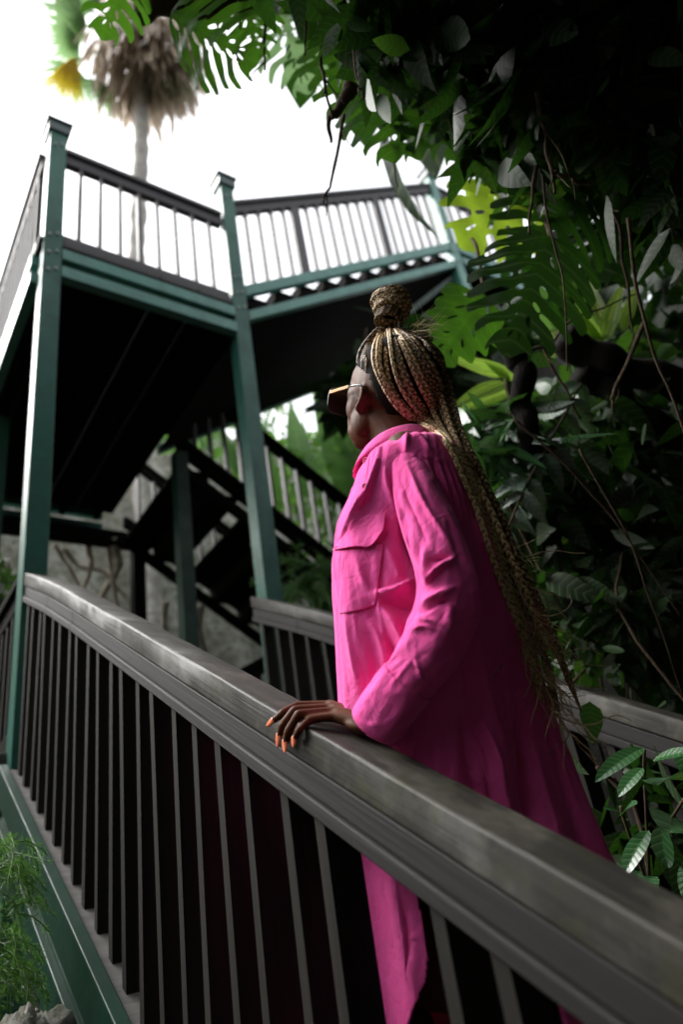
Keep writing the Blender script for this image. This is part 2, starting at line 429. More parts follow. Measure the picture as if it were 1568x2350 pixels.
# back flight: comes down to the right, seen from below
s0 = (1.36, 3.50); s1 = (3.75, 1.90)
root = thing('staircase', 'dark back flight under the landing with light between its treads', 'staircase', W(2.5, 2.0, 2.5), 'stair flights')
mb = MB()
for hc in (1.36, 2.62):
    mb.slab(W(s0[0], hc, s0[1]), W(s1[0], hc, s1[1]), H, .06, .09)
    mb.slab(W(s0[0], hc, s0[1]-.19), W(s1[0], hc, s1[1]-.19), H, .06, .10)
bevel(build('side_beam', mb, M['under'], root), .004)
for i in range(9):
    t = (i+.5)/9; mb = MB(); zz = s0[1]+(s1[1]-s0[1])*t-.10
    nn = s0[0]+(s1[0]-s0[0])*t
    mb.box(W(nn, 1.99, zz), N, H, Z, .128, .59, .022)
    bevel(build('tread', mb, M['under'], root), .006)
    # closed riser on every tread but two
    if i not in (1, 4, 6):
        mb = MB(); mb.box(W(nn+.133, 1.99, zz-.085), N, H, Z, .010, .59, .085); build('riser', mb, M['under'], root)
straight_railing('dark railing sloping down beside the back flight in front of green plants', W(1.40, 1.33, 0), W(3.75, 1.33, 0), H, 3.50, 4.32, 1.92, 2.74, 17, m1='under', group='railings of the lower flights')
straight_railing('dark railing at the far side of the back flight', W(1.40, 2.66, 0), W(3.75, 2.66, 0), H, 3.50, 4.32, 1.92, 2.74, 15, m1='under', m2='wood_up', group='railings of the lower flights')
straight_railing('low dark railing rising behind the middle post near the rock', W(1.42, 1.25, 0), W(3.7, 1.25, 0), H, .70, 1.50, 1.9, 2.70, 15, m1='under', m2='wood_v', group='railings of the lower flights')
t = thing('thin_rail', 'thin pale rod rising behind the shirt pocket', 'rail', W(2.0, 1.6, 2.2))
mb = MB(); mb.tube([W(1.85, 1.15, 2.13), W(2.6, 1.15, 2.56), W(3.2, 1.15, 2.9)], .014, 8); build('rod', mb, M['tread'], t, True)
# lower landing
root = thing('landing_deck', 'lower landing at the top of the first flight behind the balusters', 'deck', W(.62, .6, .74), 'decks')
mb = MB(); mb.box(W(.62, .65, .78), N, H, Z, .70, .62, .02); bevel(build('deck_board', mb, M['tread'], root), .004)
mb = MB()
for hc in (-.01, 1.28): mb.box(W(.62, hc, .69), N, H, Z, .55, .03, .06)
build('edge_beam', mb, M['green'], root)
straight_railing('low dark railing at the left edge of the lower landing', W(.045, .07, 0), W(.045, 1.24, 0), N, .84, 1.60, .84, 1.60, 10, m2='wood_v', m1='under', group='railings of the lower flights')
# ================================================================ the woman
Vh = vec(sin(radians(6)), cos(radians(6)), 0); Lh = vec(Vh[1], -Vh[0], 0)
def B(l, v, z): return Lh*l + Vh*v + Z*z
def at_v(x, y, v): d = D(x, y); return d*(v/(d@Vh))
def at_c(x, y, c): d = D(x, y); return d*((N0+c)/(d@N))

def skin_mat():
    m, nt, b = newmat('dark brown skin'); p = pos(nt)
    f = noise_tex(nt, p, 35, 5, .6); c = ramp(nt, f, [(.3, (.062, .022, .009)), (.7, (.094, .035, .015))])
    nt.links.new(c, b.inputs['Base Color']); b.inputs['Roughness'].default_value = .55; b.inputs['Specular IOR Level'].default_value = .12
    b.inputs['Subsurface Weight'].default_value = .05; b.inputs['Subsurface Radius'].default_value = (.012, .004, .002); b.inputs['Subsurface Scale'].default_value = .5
    f2 = noise_tex(nt, p, 420, 3, .6); bump(nt, b, f2, .18, .0006); return m
M['skin'] = skin_mat()
def fabric():
    m, nt, b = newmat('bright pink cotton'); p = pos(nt)
    f = noise_tex(nt, p, 14, 4, .6); c = ramp(nt, f, [(.3, (.86, .095, .36)), (.7, (.93, .120, .42))])
    nt.links.new(c, b.inputs['Base Color']); b.inputs['Roughness'].default_value = .9
    b.inputs['Sheen Weight'].default_value = .25; b.inputs['Sheen Roughness'].default_value = .4; b.inputs['Sheen Tint'].default_value = (1, .75, .88, 1)
    b.inputs['Specular IOR Level'].default_value = .1
    # fine creases and weave
    n1 = noise_tex(nt, stretched(nt, vec(.25, .1, 1), 9, 30), 1, 5, .62, .8)
    n2 = noise_tex(nt, stretched(nt, vec(.8, .1, .4), 12, 38), 1, 5, .6, .8)
    n3 = noise_tex(nt, p, 900, 2)
    a = nd(nt, 'ShaderNodeMath', operation='ADD'); nt.links.new(n1, a.inputs[0]); nt.links.new(n2, a.inputs[1])
    a2 = nd(nt, 'ShaderNodeMath', operation='MULTIPLY_ADD'); nt.links.new(n3, a2.inputs[0]); a2.inputs[1].default_value = .08; nt.links.new(a.outputs[0], a2.inputs[2])
    bp = nd(nt, 'ShaderNodeBump'); bp.inputs['Strength'].default_value = .5; bp.inputs['Distance'].default_value = .009
    nt.links.new(a2.outputs[0], bp.inputs['Height']); nt.links.new(bp.outputs[0], b.inputs['Normal'])
    tr = nd(nt, 'ShaderNodeBsdfTranslucent'); tr.inputs['Color'].default_value = (.95, .03, .16, 1)
    mx = nd(nt, 'ShaderNodeMixShader'); mx.inputs[0].default_value = .10
    nt.links.new(b.outputs[0], mx.inputs[1]); nt.links.new(tr.outputs[0], mx.inputs[2])
    nt.links.new(mx.outputs[0], nt.nodes['Material Output'].inputs['Surface']); return m
M['pink'] = fabric()

PERSON_AT = B(-.02, 1.33, -.70)

# ---- head frame
YAW, PITCH = radians(42), radians(35)
HF = (-Lh*cos(YAW)+Vh*sin(YAW)); HL = np.cross(Z, HF)          # forward and her left
HF = HF*cos(PITCH)+Z*sin(PITCH); HU = np.cross(HF, HL); HL = np.cross(HU, HF)
HC = B(.006, 1.20, .897)
def Hd(f, s, u): return HC + HF*f + HL*s + HU*u

def ball(mb, c, ax, r, n=20, m=14):
    th = np.linspace(0, pi, m); ph = np.linspace(0, 2*pi, n, endpoint=False)
    V = np.zeros((m, n, 3))
    for i, t in enumerate(th):
        t = min(max(t, 1e-3), pi-1e-3)
        for j, q in enumerate(ph):
            V[i, j] = c + ax[0]*r[0]*sin(t)*cos(q) + ax[1]*r[1]*sin(t)*sin(q) + ax[2]*r[2]*cos(t)
    k = mb.n; mb.grid(V, closed=True, flip=True)
    mb.f.append(tuple(k+j for j in range(n))); mb.f.append(tuple(k+(m-1)*n+j for j in range(n))[::-1])
def capsule(mb, P, R, sides=18, sub=10, flat=1.0):
    """tube with round ends through P"""
    P = np.asarray(P, float); n = max(2, (len(P)-1)*sub+1)
    Q = spline(P, n); r = np.interp(np.linspace(0, len(P)-1, n), range(len(P)), R)
    d0 = Q[0]-Q[1]; d0 /= np.linalg.norm(d0); d1 = Q[-1]-Q[-2]; d1 /= np.linalg.norm(d1)
    a = [cos(t) for t in np.linspace(.12, pi/2, 5)][:-1]; b = [sin(t) for t in np.linspace(.12, pi/2, 5)][:-1]
    pre = [Q[0]+d0*r[0]*x for x in a]; post = [Q[-1]+d1*r[-1]*x for x in a[::-1]]
    QQ = np.vstack([pre, Q, post]); RR = np.concatenate([[r[0]*y for y in b], r, [r[-1]*y for y in b[::-1]]])
    mb.tube(QQ, RR, sides, True, flat=flat)
def remesh(mb, voxel, smooth_it, fac=.5):
    V = np.concatenate(mb.v); me = mesh_from('tmp', V, mb.f, None)
    o = bpy.data.objects.new('tmp', me); COL.objects.link(o)
    md = o.modifiers.new('r', 'REMESH'); md.mode = 'VOXEL'; md.voxel_size = voxel; md.adaptivity = 0
    if smooth_it:
        s = o.modifiers.new('s', 'SMOOTH'); s.iterations = smooth_it; s.factor = fac
    dg = bpy.context.evaluated_depsgraph_get(); dg.update(); ev = o.evaluated_get(dg)
    m2 = bpy.data.meshes.new_from_object(ev)
    bpy.data.objects.remove(o); bpy.data.meshes.remove(me); return m2

# ---- hand landmarks (left hand lying on the near handrail)
def at_h(x, y, hg):
    """point seen at a pixel, hg above the sloping top of the near handrail"""
    d = D(x, y); return d*((RC+hg)/(d[2]-(d@H)*SLOPE))
WR = at_h(890, 1668, .031)
def hz(x, y): return 564.5+.24*x, 1536.6+.24*y
def hp(x, y, c): return at_c(*hz(x, y), c)
def hh_(x, y, hg): return at_h(*hz(x, y), hg)
FING = {   # knuckle, middle joint, end joint, tip
 'index':  [hh_(800, 345, .024), hh_(495, 345, .014), hp(355, 410, .000), hp(268, 482, -.009)],
 'middle': [hh_(815, 372, .026), hh_(470, 388, .014), hp(350, 530, -.011), hp(322, 628, -.011)],
 'ring':   [hh_(838, 405, .027), hh_(505, 428, .016), hp(403, 590, -.012), hp(380, 690, -.012)],
 'little': [hh_(870, 450, .024), hh_(615, 478, .012), hp(505, 580, -.011), hp(468, 655, -.011)],
}
FR = {'index': (.0095, .0078, .0072, .0058), 'middle': (.010, .0082, .0074, .006), 'ring': (.0095, .0078, .0071, .0058), 'little': (.0085, .0070, .0063, .0052)}
ELB = at_v(1022, 1400, 1.045); SHO = at_v(935, 1040, 1.085); WRI = WR

mb = MB()
AX = (HF, HL, HU)
# skull, face, jaw, neck
ball(mb, Hd(-.010, 0, .028), AX, (.096, .074, .090), 28, 20)
ball(mb, Hd(.032, 0, .034), AX, (.066, .062, .058), 24, 16)
ball(mb, Hd(.040, 0, .000), AX, (.056, .062, .050), 24, 16)
ball(mb, Hd(.030, 0, -.010), AX, (.062, .060, .080), 24, 16)
ball(mb, Hd(.026, 0, -.044), AX, (.064, .053, .062), 26, 18)
ball(mb, Hd(.022, 0, -.070), AX, (.062, .050, .034), 24, 14)
ball(mb, Hd(.012, 0, -.058), AX, (.050, .056, .040), 24, 14)
ball(mb, Hd(.042, 0, -.080), AX, (.038, .034, .024), 20, 12)
for s in (1, -1): ball(mb, Hd(.008, .044*s, -.052), AX, (.034, .019, .036), 16, 12)
ball(mb, Hd(.046, 0, -.092), AX, (.024, .026, .016), 14, 10)
for s in (1, -1):
    ball(mb, Hd(.034, .030*s, -.026), AX, (.040, .034, .040), 16, 12)        # cheekbone
    ball(mb, Hd(.070, .028*s, .022), AX, (.014, .022, .010), 14, 10)         # brow
    ball(mb, Hd(.074, .026*s, .006), AX, (.012, .012, .009), 12, 8)          # eye under its lid
capsule(mb, [Hd(.084, 0, .018), Hd(.098, 0, -.008), Hd(.106, 0, -.026)], [.007, .009, .011], 12, 6)
for s in (1, -1): ball(mb, Hd(.096, .011*s, -.030), AX, (.009, .008, .008), 10, 8)
capsule(mb, [Hd(.070, -.020, -.058), Hd(.083, 0, -.055), Hd(.070, .020, -.058)], [.005, .0075, .005], 10, 5)
capsule(mb, [Hd(.066, -.018, -.068), Hd(.079, 0, -.068), Hd(.066, .018, -.068)], [.006, .009, .006], 10, 5)
capsule(mb, [Hd(-.020, 0, -.045), B(.012, 1.205, .80), B(.010, 1.21, .72)], [.054, .050, .062], 22, 8)
# ears: rim, lobe, bowl
for s in (1, -1):
    e = [(-.004, .071, .004), (-.012, .078, .016), (-.024, .082, .014), (-.029, .083, .000), (-.023, .081, -.014), (-.012, .076, -.024), (-.005, .072, -.028)]
    capsule(mb, [Hd(a*.85+.004, (b_-.004)*s, c*.85-.016) for a, b_, c in e], [.0045, .005, .005, .005, .005, .0065, .006], 10, 6)
    capsule(mb, [Hd(-.012, .072*s, -.002), Hd(-.020, .074*s, -.014), Hd(-.012, .072*s, -.028)], [.003, .004, .004], 8, 6)
    capsule(mb, [Hd(-.010, .064*s, .004), Hd(-.014, .066*s, -.018), Hd(-.004, .064*s, -.040)], [.011, .012, .008], 10, 6)
# trunk under the shirt
TF = -Lh*cos(radians(12)) - Vh*sin(radians(12)); TL = np.cross(Z, TF)
capsule(mb, [B(.01, 1.21, .70), B(0, 1.22, .55), B(-.01, 1.25, .38), B(-.02, 1.30, .20), B(-.02, 1.33, .06)], [.075, .095, .080, .095, .100], 24, 8)
# near arm
capsule(mb, [B(.005, 1.16, .66), SHO, (SHO+ELB)/2, ELB], [.042, .040, .033, .029], 18, 8)
capsule(mb, [ELB, ELB*.6+WRI*.4, ELB*.15+WRI*.85, WRI], [.029, .030, .024, .022], 18, 8)
# far arm hanging by her side
capsule(mb, [B(0, 1.26, .66), B(.03, 1.40, .62), B(.06, 1.45, .36), B(-.02, 1.46, .14)], [.042, .040, .030, .022], 16, 8)
fh = B(-.03, 1.46, .10)
capsule(mb, [fh, fh+vec(-.02, .01, -.07)], [.022, .026], 14, 6, flat=.55)
for i in range(4):
    o = Lh*(.028-.018*i); capsule(mb, [fh+vec(-.02, .01, -.08)+o, fh+vec(-.025, .0, -.12)+o, fh+vec(-.03, -.012, -.15+.006*abs(i-1.3))+o], [.009, .008, .007], 10, 5)
capsule(mb, [fh+vec(-.03, 0, -.03), fh+vec(-.055, -.01, -.06), fh+vec(-.06, -.02, -.09)], [.011, .009, .008], 10, 5)
# palm of the near hand
for nm, pts in FING.items():
    r = FR[nm]; K = pts[0]
    capsule(mb, [WRI*.8+K*.2+(-Z)*.002, (WRI+K)/2-Z*.001, K], [.015, .013, r[0]+.0015], 12, 6)
    capsule(mb, [K, K*.5+pts[1]*.5+Z*.001, pts[1]], [r[0], r[1]*1.02, r[1]*1.08], 12, 6)
    capsule(mb, [pts[1], (pts[1]+pts[2])/2+MU*.001, pts[2]], [r[1]*1.08, r[2], r[2]*1.04], 12, 6)
    capsule(mb, [pts[2], pts[3]], [r[2]*1.04, r[3]], 12, 6)
ball(mb, WRI*.55+FING['middle'][0]*.25+FING['ring'][0]*.2-Z*.008, (SH, N, MU), (.036, .030, .013), 18, 12)
capsule(mb, [WRI, WRI*.7+FING['ring'][0]*.3], [.021, .017], 16, 5, flat=.9)
TH = [WRI*.75+FING['index'][0]*.25+N*.012-Z*.004, WRI*.45+FING['index'][0]*.55+N*.030-Z*.012, WRI*.15+FING['index'][0]*.85+N*.040-Z*.024, FING['index'][0]*.8+FING['index'][1]*.2+N*.034-Z*.036]
capsule(mb, TH, [.014, .0105, .0095, .0075], 12, 6)
# legs: the near one steps up, the knee forward
KN = at_v(817, 2065, 1.36)
HIP = B(-.02, 1.33, .06)
capsule(mb, [HIP-TL*-.06, B(-.10, 1.32, -.06), KN], [.088, .075, .052], 22, 8)
FT = B(-.13, 1.40, -.56)
capsule(mb, [KN, B(-.165, 1.39, -.28), FT+Z*.06], [.052, .050, .030], 20, 8)
capsule(mb, [FT+Z*.055, FT+TF*.05+Z*.028, FT+TF*.13+Z*.018, FT+TF*.18+Z*.014], [.032, .030, .026, .018], 16, 6)
K2 = B(.02, 1.36, -.28); F2 = B(.05, 1.38, -.70)
capsule(mb, [HIP+TL*-.07, B(.01, 1.35, -.08), K2], [.088, .073, .052], 22, 8)
capsule(mb, [K2, B(.045, 1.37, -.46), F2+Z*.06], [.052, .050, .030], 20, 8)
capsule(mb, [F2+Z*.055, F2+TF*.05+Z*.028, F2+TF*.13+Z*.018, F2+TF*.18+Z*.014], [.032, .030, .026, .018], 16, 6)
bm_ = remesh(mb, .0026, 7, .5)
bm_.transform(Matrix.Translation(Vector(-PERSON_AT)))
bm_.materials.clear(); bm_.materials.append(M['skin'])
bm_.polygons.foreach_set('use_smooth', [True]*len(bm_.polygons)); bm_.name = 'person'
person = bpy.data.objects.new('person', bm_); COL.objects.link(person); person.location = Vector(PERSON_AT)
tag(person, 'woman in a long pink shirt dress with long braids, one hand on the handrail', 'person')

# nails
m, nt, b = newmat('coral nail polish'); b.inputs['Base Color'].default_value = (.85, .24, .12, 1); b.inputs['Roughness'].default_value = .22; b.inputs['Coat Weight'].default_value = .5; M['nail'] = m
NT = {'index': (207, 540), 'middle': (310, 742), 'ring': (382, 797), 'little': (459, 741)}
NC = {'index': -.012, 'middle': -.013, 'ring': -.014, 'little': -.013}
for nm, pts in FING.items():
    tip = hp(*NT[nm], NC[nm]); d = tip-pts[3]; L = np.linalg.norm(d); d /= L
    out = -N*.85-SH*.25+MU*.25; out = out-d*(out@d); out /= np.linalg.norm(out); sd = np.cross(d, out)
    n1, n2 = 12, 9; V = np.zeros((n1, n2, 3)); r = FR[nm][3]
    for i in range(n1):
        t = i/(n1-1); wdt = r*1.02*(1-.25*t)*sqrt(max(0.0, 1-max(0, (t-.45)/.55)**2.2))*(.75+.25*min(1, t*5)) + .0003
        for j in range(n2):
            q = (j/(n2-1)*2-1); a = q*1.15
            V[i, j] = pts[3]-d*.003 + d*(L+.003)*t + sd*wdt*sin(a)/.91 + out*(r*1.06*(1-.35*t)*cos(a*.9) - .0005)
    mb = MB(); mb.grid(V); o = build('nail', mb, M['nail'], person, True)
    so_ = o.modifiers.new('t', 'SOLIDIFY'); so_.thickness = .0008
# ================================================================ shirt dress
def seg_dist(PX, pts):
    """distance from each pixel to a polyline, its parameter 0..1 and the signed side"""
    pts = np.asarray(pts, float); best = np.full(len(PX), 1e9); par = np.zeros(len(PX)); sg = np.zeros(len(PX))
    ln = np.linalg.norm(np.diff(pts, axis=0), axis=1); cum = np.concatenate([[0], np.cumsum(ln)])
    for i in range(len(pts)-1):
        a, b_ = pts[i], pts[i+1]; d = b_-a; t = np.clip(((PX-a)@d)/(d@d), 0, 1); q = a+t[:, None]*d
        e = PX-q; dd = np.hypot(e[:, 0], e[:, 1]); s = np.sign(d[0]*e[:, 1]-d[1]*e[:, 0]); m = dd < best
        best[m] = dd[m]; par[m] = (cum[i]+t[m]*ln[i])/cum[-1]; sg[m] = s[m]
    return best, par, sg
def sculpt(V, Nr, strokes, k=1.0):
    """push points along their normals under each fold line (lines given on the 1568-wide raster)"""
    P = proj(V); view = V/np.linalg.norm(V, axis=1, keepdims=True); face = np.clip(-(Nr*view).sum(1)*2.5+.15, 0, 1)
    disp = np.zeros(len(V)); PX = P[:, :2]
    for pts, wd, amp, kind in strokes:
        pts = spline(np.array(pts, float), max(6, len(pts)*4)); d, t, s = seg_dist(PX, pts)
        taper = np.clip(np.sin(np.clip(t, .02, .98)*pi), 0, 1)**.6
        if kind == 'r': g = .45*np.exp(-(d/wd)**2)+.7*np.exp(-d/(wd*.55))
        elif kind == 's':                        # a ledge: high on one side, falls away on the other
            x = d*s/wd; g = np.where(x > 0, np.exp(-x*1.0), np.exp(-(x*3.2)**2)) if amp > 0 else -np.where(x < 0, np.exp(x*1.0), np.exp(-(x*3.2)**2))
            g = g if amp > 0 else g*-1
        disp += abs(amp)*g*taper*(1 if amp > 0 or kind == 's' else -1)
    return V + Nr*(disp*face*k)[:, None]
def grid_normals(G, closed):
    du = np.roll(G, -1, 1)-np.roll(G, 1, 1) if closed else np.gradient(G, axis=1); dv = np.gradient(G, axis=0)
    n = np.cross(du, dv); n /= (np.linalg.norm(n, axis=2, keepdims=True)+1e-9); return n
def z4(*pts): return [(752.6+.28*x, 972.2+.28*y) for x, y in pts]
def z6(*pts): return [(784+.5*x, 1536.6+.5*y) for x, y in pts]
def in_poly(PX, poly):
    x, y = PX[:, 0], PX[:, 1]; ins = np.zeros(len(PX), bool); p = np.asarray(poly, float)
    for i in range(len(p)):
        (x0, y0), (x1, y1) = p[i], p[(i+1) % len(p)]
        c = ((y0 > y) != (y1 > y)) & (x < (x1-x0)*(y-y0)/((y1-y0)+1e-12)+x0); ins ^= c
    return ins
def fbm(p, o=3):
    s = 0; a = 1
    for _ in range(o): s += a*mnoise.noise(Vector(p)); p = (p[0]*2.03, p[1]*2.03, p[2]*2.03); a *= .5
    return s

SEC = np.array([  # z, centre l, centre v, front, back, near, far
 (.772, .004, 1.205, .060, .058, .055, .056),
 (.752, .004, 1.205, .064, .062, .058, .060),
 (.738, .003, 1.205, .072, .074, .078, .080),
 (.726, .002, 1.20, .078, .088, .110, .110),
 (.710, .000, 1.20, .084, .102, .140, .140),
 (.690, -.002, 1.20, .092, .116, .160, .165),
 (.655, -.004, 1.20, .106, .130, .164, .175),
 (.600, -.006, 1.20, .140, .143, .155, .178),
 (.530, -.008, 1.20, .155, .152, .145, .175),
 (.440, -.010, 1.21, .160, .158, .140, .170),
 (.340, -.010, 1.24, .174, .165, .135, .165),
 (.240, -.010, 1.29, .194, .175, .130, .165),
 (.120, -.010, 1.33, .218, .192, .130, .170),
 (.000, -.008, 1.35, .240, .205, .135, .175),
 (-.14, -.005, 1.36, .254, .215, .140, .180),
 (-.32, -.005, 1.365, .266, .225, .145, .185)])
nz, nt_ = 400, 440
zz = np.concatenate([np.linspace(.772, .66, 90, endpoint=False), np.linspace(.66, -.32, nz-90)])
S_ = interp(-zz, -SEC[:, 0], SEC[:, 1:])
ker = np.hanning(21); ker /= ker.sum()
for k in range(S_.shape[1]):
    pad = np.pad(S_[:, k], 10, mode='edge'); S_[:, k] = np.convolve(pad, ker, 'valid')
th = np.linspace(0, 2*pi, nt_, endpoint=False)
G = np.zeros((nz, nt_, 3)); pw = 2/2.35
for i in range(nz):
    cl, cv, fr, bk, ne, fa = S_[i]
    c, s = np.cos(th), np.sin(th)
    wq = min(1, max(0, (.70-zz[i])/.12)); pb = 2/(2.35-.75*wq); pq = np.where((c < 0) & (s > 0), pb, pw)
    X = np.sign(c)*np.abs(c)**pq*np.where(c > 0, fr, bk); Y = np.sign(s)*np.abs(s)**pq*np.where(s > 0, ne, fa)
    G[i] = B(cl, cv, zz[i]) + np.outer(X, TF) + np.outer(Y, TL)
Nn = grid_normals(G, True)
if (Nn[200, 0]@TF) < 0: Nn = -Nn
# broad drape: soft vertical folds growing towards the hem, slanting creases
disp = np.zeros((nz, nt_))
for i in range(nz):
    lo = np.clip((.52-zz[i])/.7, 0, 1)
    for j in range(nt_):
        a = th[j]
        q = fbm((cos(a)*2.2, sin(a)*2.2, zz[i]*1.3+3), 2)*.006
        q += lo*(.011*sin(a*9+2.2*sin(zz[i]*4)+1)+.006*sin(a*17+3*sin(zz[i]*3+a)))
        r1 = 1-abs(mnoise.noise(Vector((cos(a)*5+zz[i]*2.5, sin(a)*5, zz[i]*4.5))))*2.2
        q += max(0, r1-.45)*.0045
        disp[i, j] = q
fade = np.clip((.742-zz)/.05, 0, 1)[:, None]
G = G + Nn*(disp*fade)[:, :, None]
TS = [ # folds of the body of the shirt
 (z4((445, 150), (425, 300), (345, 560), (250, 720), (110, 930)), 9, .010, 's'),
 (z4((470, 330), (500, 520), (560, 700), (620, 900)), 12, .008, 'r'),
 (z4((560, 640), (630, 850), (700, 1040), (790, 1230)), 14, -.020, 'r'),
 (z4((340, 560), (250, 760), (170, 900)), 12, .006, 'r'),
 (z4((395, 1385), (480, 1375), (580, 1350), (700, 1275)), 16, .018, 's'),
 (z4((420, 1470), (560, 1500), (740, 1560)), 22, -.014, 'r'),
 (z4((400, 1430), (480, 1540), (570, 1660), (620, 1800), (600, 1990)), 15, .013, 'r'),
 (z4((330, 1600), (420, 1720), (470, 1900), (480, 2100)), 14, .007, 'r'),
 (z4((470, 1750), (560, 1900), (600, 2100)), 10, -.008, 'r'),
 (z4((230, 1090), (290, 1250), (370, 1420)), 10, .005, 'r'),
 (z4((470, 1000), (560, 1150), (600, 1300)), 14, .006, 'r'),
 (z4((150, 1560), (200, 1800), (240, 2100)), 12, .006, 'r'),
 (z4((590, 248), (700, 262), (850, 285), (1050, 330)), 3.0, .0035, 's'),
 (z4((600, 240), (640, 300), (760, 560), (900, 800), (1000, 960)), 10, -.012, 'r'),
 (z4((700, 270), (800, 520), (900, 760), (1000, 950)), 9, .008, 'r'),
 (z4((800, 290), (870, 480), (930, 700), (1080, 1000)), 8, .007, 'r'),
 (z4((865, 300), (890, 480), (920, 640)), 4, -.004, 'r'),
 (z4((905, 305), (950, 500), (1030, 760)), 6, .006, 'r'),
 (z4((960, 315), (1010, 500), (1090, 740)), 5, .005, 'r'),
 (z4((1010, 330), (1060, 520), (1150, 800)), 5, .005, 'r'),
 (z4((660, 20), (650, 130), (640, 240)), 7, .006, 'r'),
 (z4((700, 60), (780, 140), (860, 270)), 7, .005, 'r'),
 # skirt seen above and through the railing
 (z6((230, 330), (330, 480), (400, 700)), 10, .009, 'r'),
 (z6((440, 200), (450, 350), (458, 520)), 2.5, .003, 's'),
 (z6((640, 230), (700, 400), (730, 560), (790, 700)), 20, .016, 'r'),
 (z6((560, 150), (560, 330), (600, 520), (640, 620)), 12, -.008, 'r'),
 (z6((820, 150), (850, 400), (860, 650), (880, 760)), 22, -.020, 'r'),
 (z6((540, 400), (620, 500), (720, 520)), 4, .003, 'r'),
 (z6((600, 300), (640, 380), (660, 480)), 4, .003, 'r'),
 (z6((150, 900), (200, 1150), (190, 1600)), 12, .010, 'r'),
 (z6((260, 1000), (300, 1250), (250, 1600)), 10, -.008, 'r'),
 (z6((180, 1200), (270, 1220), (370, 1235)), 4, .003, 'r'),
]
V = G.reshape(-1, 3); Vn = Nn.reshape(-1, 3)
V = sculpt(V, Vn, TS, 1.25)
# the shirt may not sink into the handrail
def clear_rail(V):
    c = V@N-N0; a = V@H; zt = a*SLOPE+RC; low = V[:, 2] < zt+.012
    need = np.where(low, np.clip(.108-c, 0, .25), 0)
    return V+N*need[:, None]
V = clear_rail(V)
TORSO = V.reshape(nz, nt_, 3)
F = []
PX = proj(V); nearside = np.tile(np.sin(th) > -.2, nz)
slit = in_poly(PX[:, :2], [(954, 2030), (979, 2200), (974, 2247), (949, 2307), (934, 2352), (934, 2700), (1190, 2700), (1134, 2350), (1094, 2222), (1074, 2137), (1040, 2030), (1000, 1950)]) & nearside
for i in range(nz-1):
    for j in range(nt_):
        k = (j+1) % nt_; a, b_, c_, d_ = i*nt_+j, i*nt_+k, (i+1)*nt_+k, (i+1)*nt_+j
        if slit[a] and slit[b_] and slit[c_] and slit[d_]: continue
        F.append((a, b_, c_, d_))
nn0 = np.cross(V[F[0][1]]-V[F[0][0]], V[F[0][3]]-V[F[0][0]])
mb = MB(); mb.v = [V]; mb.f = F; mb.n = len(V); mb.attr = [np.full(len(V), .5)]
dress = build('shirt_dress', mb, M['pink'], person, True)
sd_ = dress.modifiers.new('t', 'SOLIDIFY'); sd_.thickness = .0012; sd_.offset = -1
# ---- sleeves
def sleeve(name, path, R, strokes, ns=260, nr=130, cuff=True, camside=True, seed=0, ell=1.0, side=None):
    Q = spline(path, ns); r = np.interp(np.linspace(0, len(path)-1, ns), range(len(path)), R)
    T = np.gradient(Q, axis=0); T /= np.linalg.norm(T, axis=1, keepdims=True)
    u = side - T[0]*(side@T[0]); u /= np.linalg.norm(u); G = np.zeros((ns, nr, 3)); A = np.linspace(0, 2*pi, nr, endpoint=False)
    for i in range(ns):
        u = u-T[i]*(u@T[i]); u /= np.linalg.norm(u); w_ = np.cross(T[i], u)
        t = i/(ns-1)
        for j, a in enumerate(A):
            q = fbm((cos(a)*1.3+seed, sin(a)*1.3, t*4), 2)*.0045
            r1 = 1-abs(mnoise.noise(Vector((cos(a)*1.3+seed+t*4, sin(a)*1.3+t*3, t*6))))*2.4
            q += max(0, r1-.4)*.003
            edge = min(1, (1-t)/.06); rr = r[i]+q*edge
            G[i, j] = Q[i]+rr*(cos(a)*u+sin(a)*w_*ell)
    Nr = grid_normals(G, True)
    cen = Q[ns//2]
    if ((G[ns//2, 0]-cen)@Nr[ns//2, 0]) < 0: Nr = -Nr
    V = G.reshape(-1, 3); Vn = Nr.reshape(-1, 3)
    V = sculpt(V, Vn, strokes, 1.1) if strokes else V
    return V, G.shape
SP = [at_v(930, 1018, 1.13), at_v(939, 1062, 1.085), at_v(960, 1135, 1.055), at_v(992, 1225, 1.035), at_v(1022, 1320, 1.03), at_v(1028, 1395, 1.035), at_v(996, 1475, 1.06), at_v(945, 1550, 1.085), at_v(893, 1617, 1.105), at_v(862, 1662, 1.125)]
SR = [.016, .036, .0395, .041, .043, .046, .044, .040, .038, .0375]
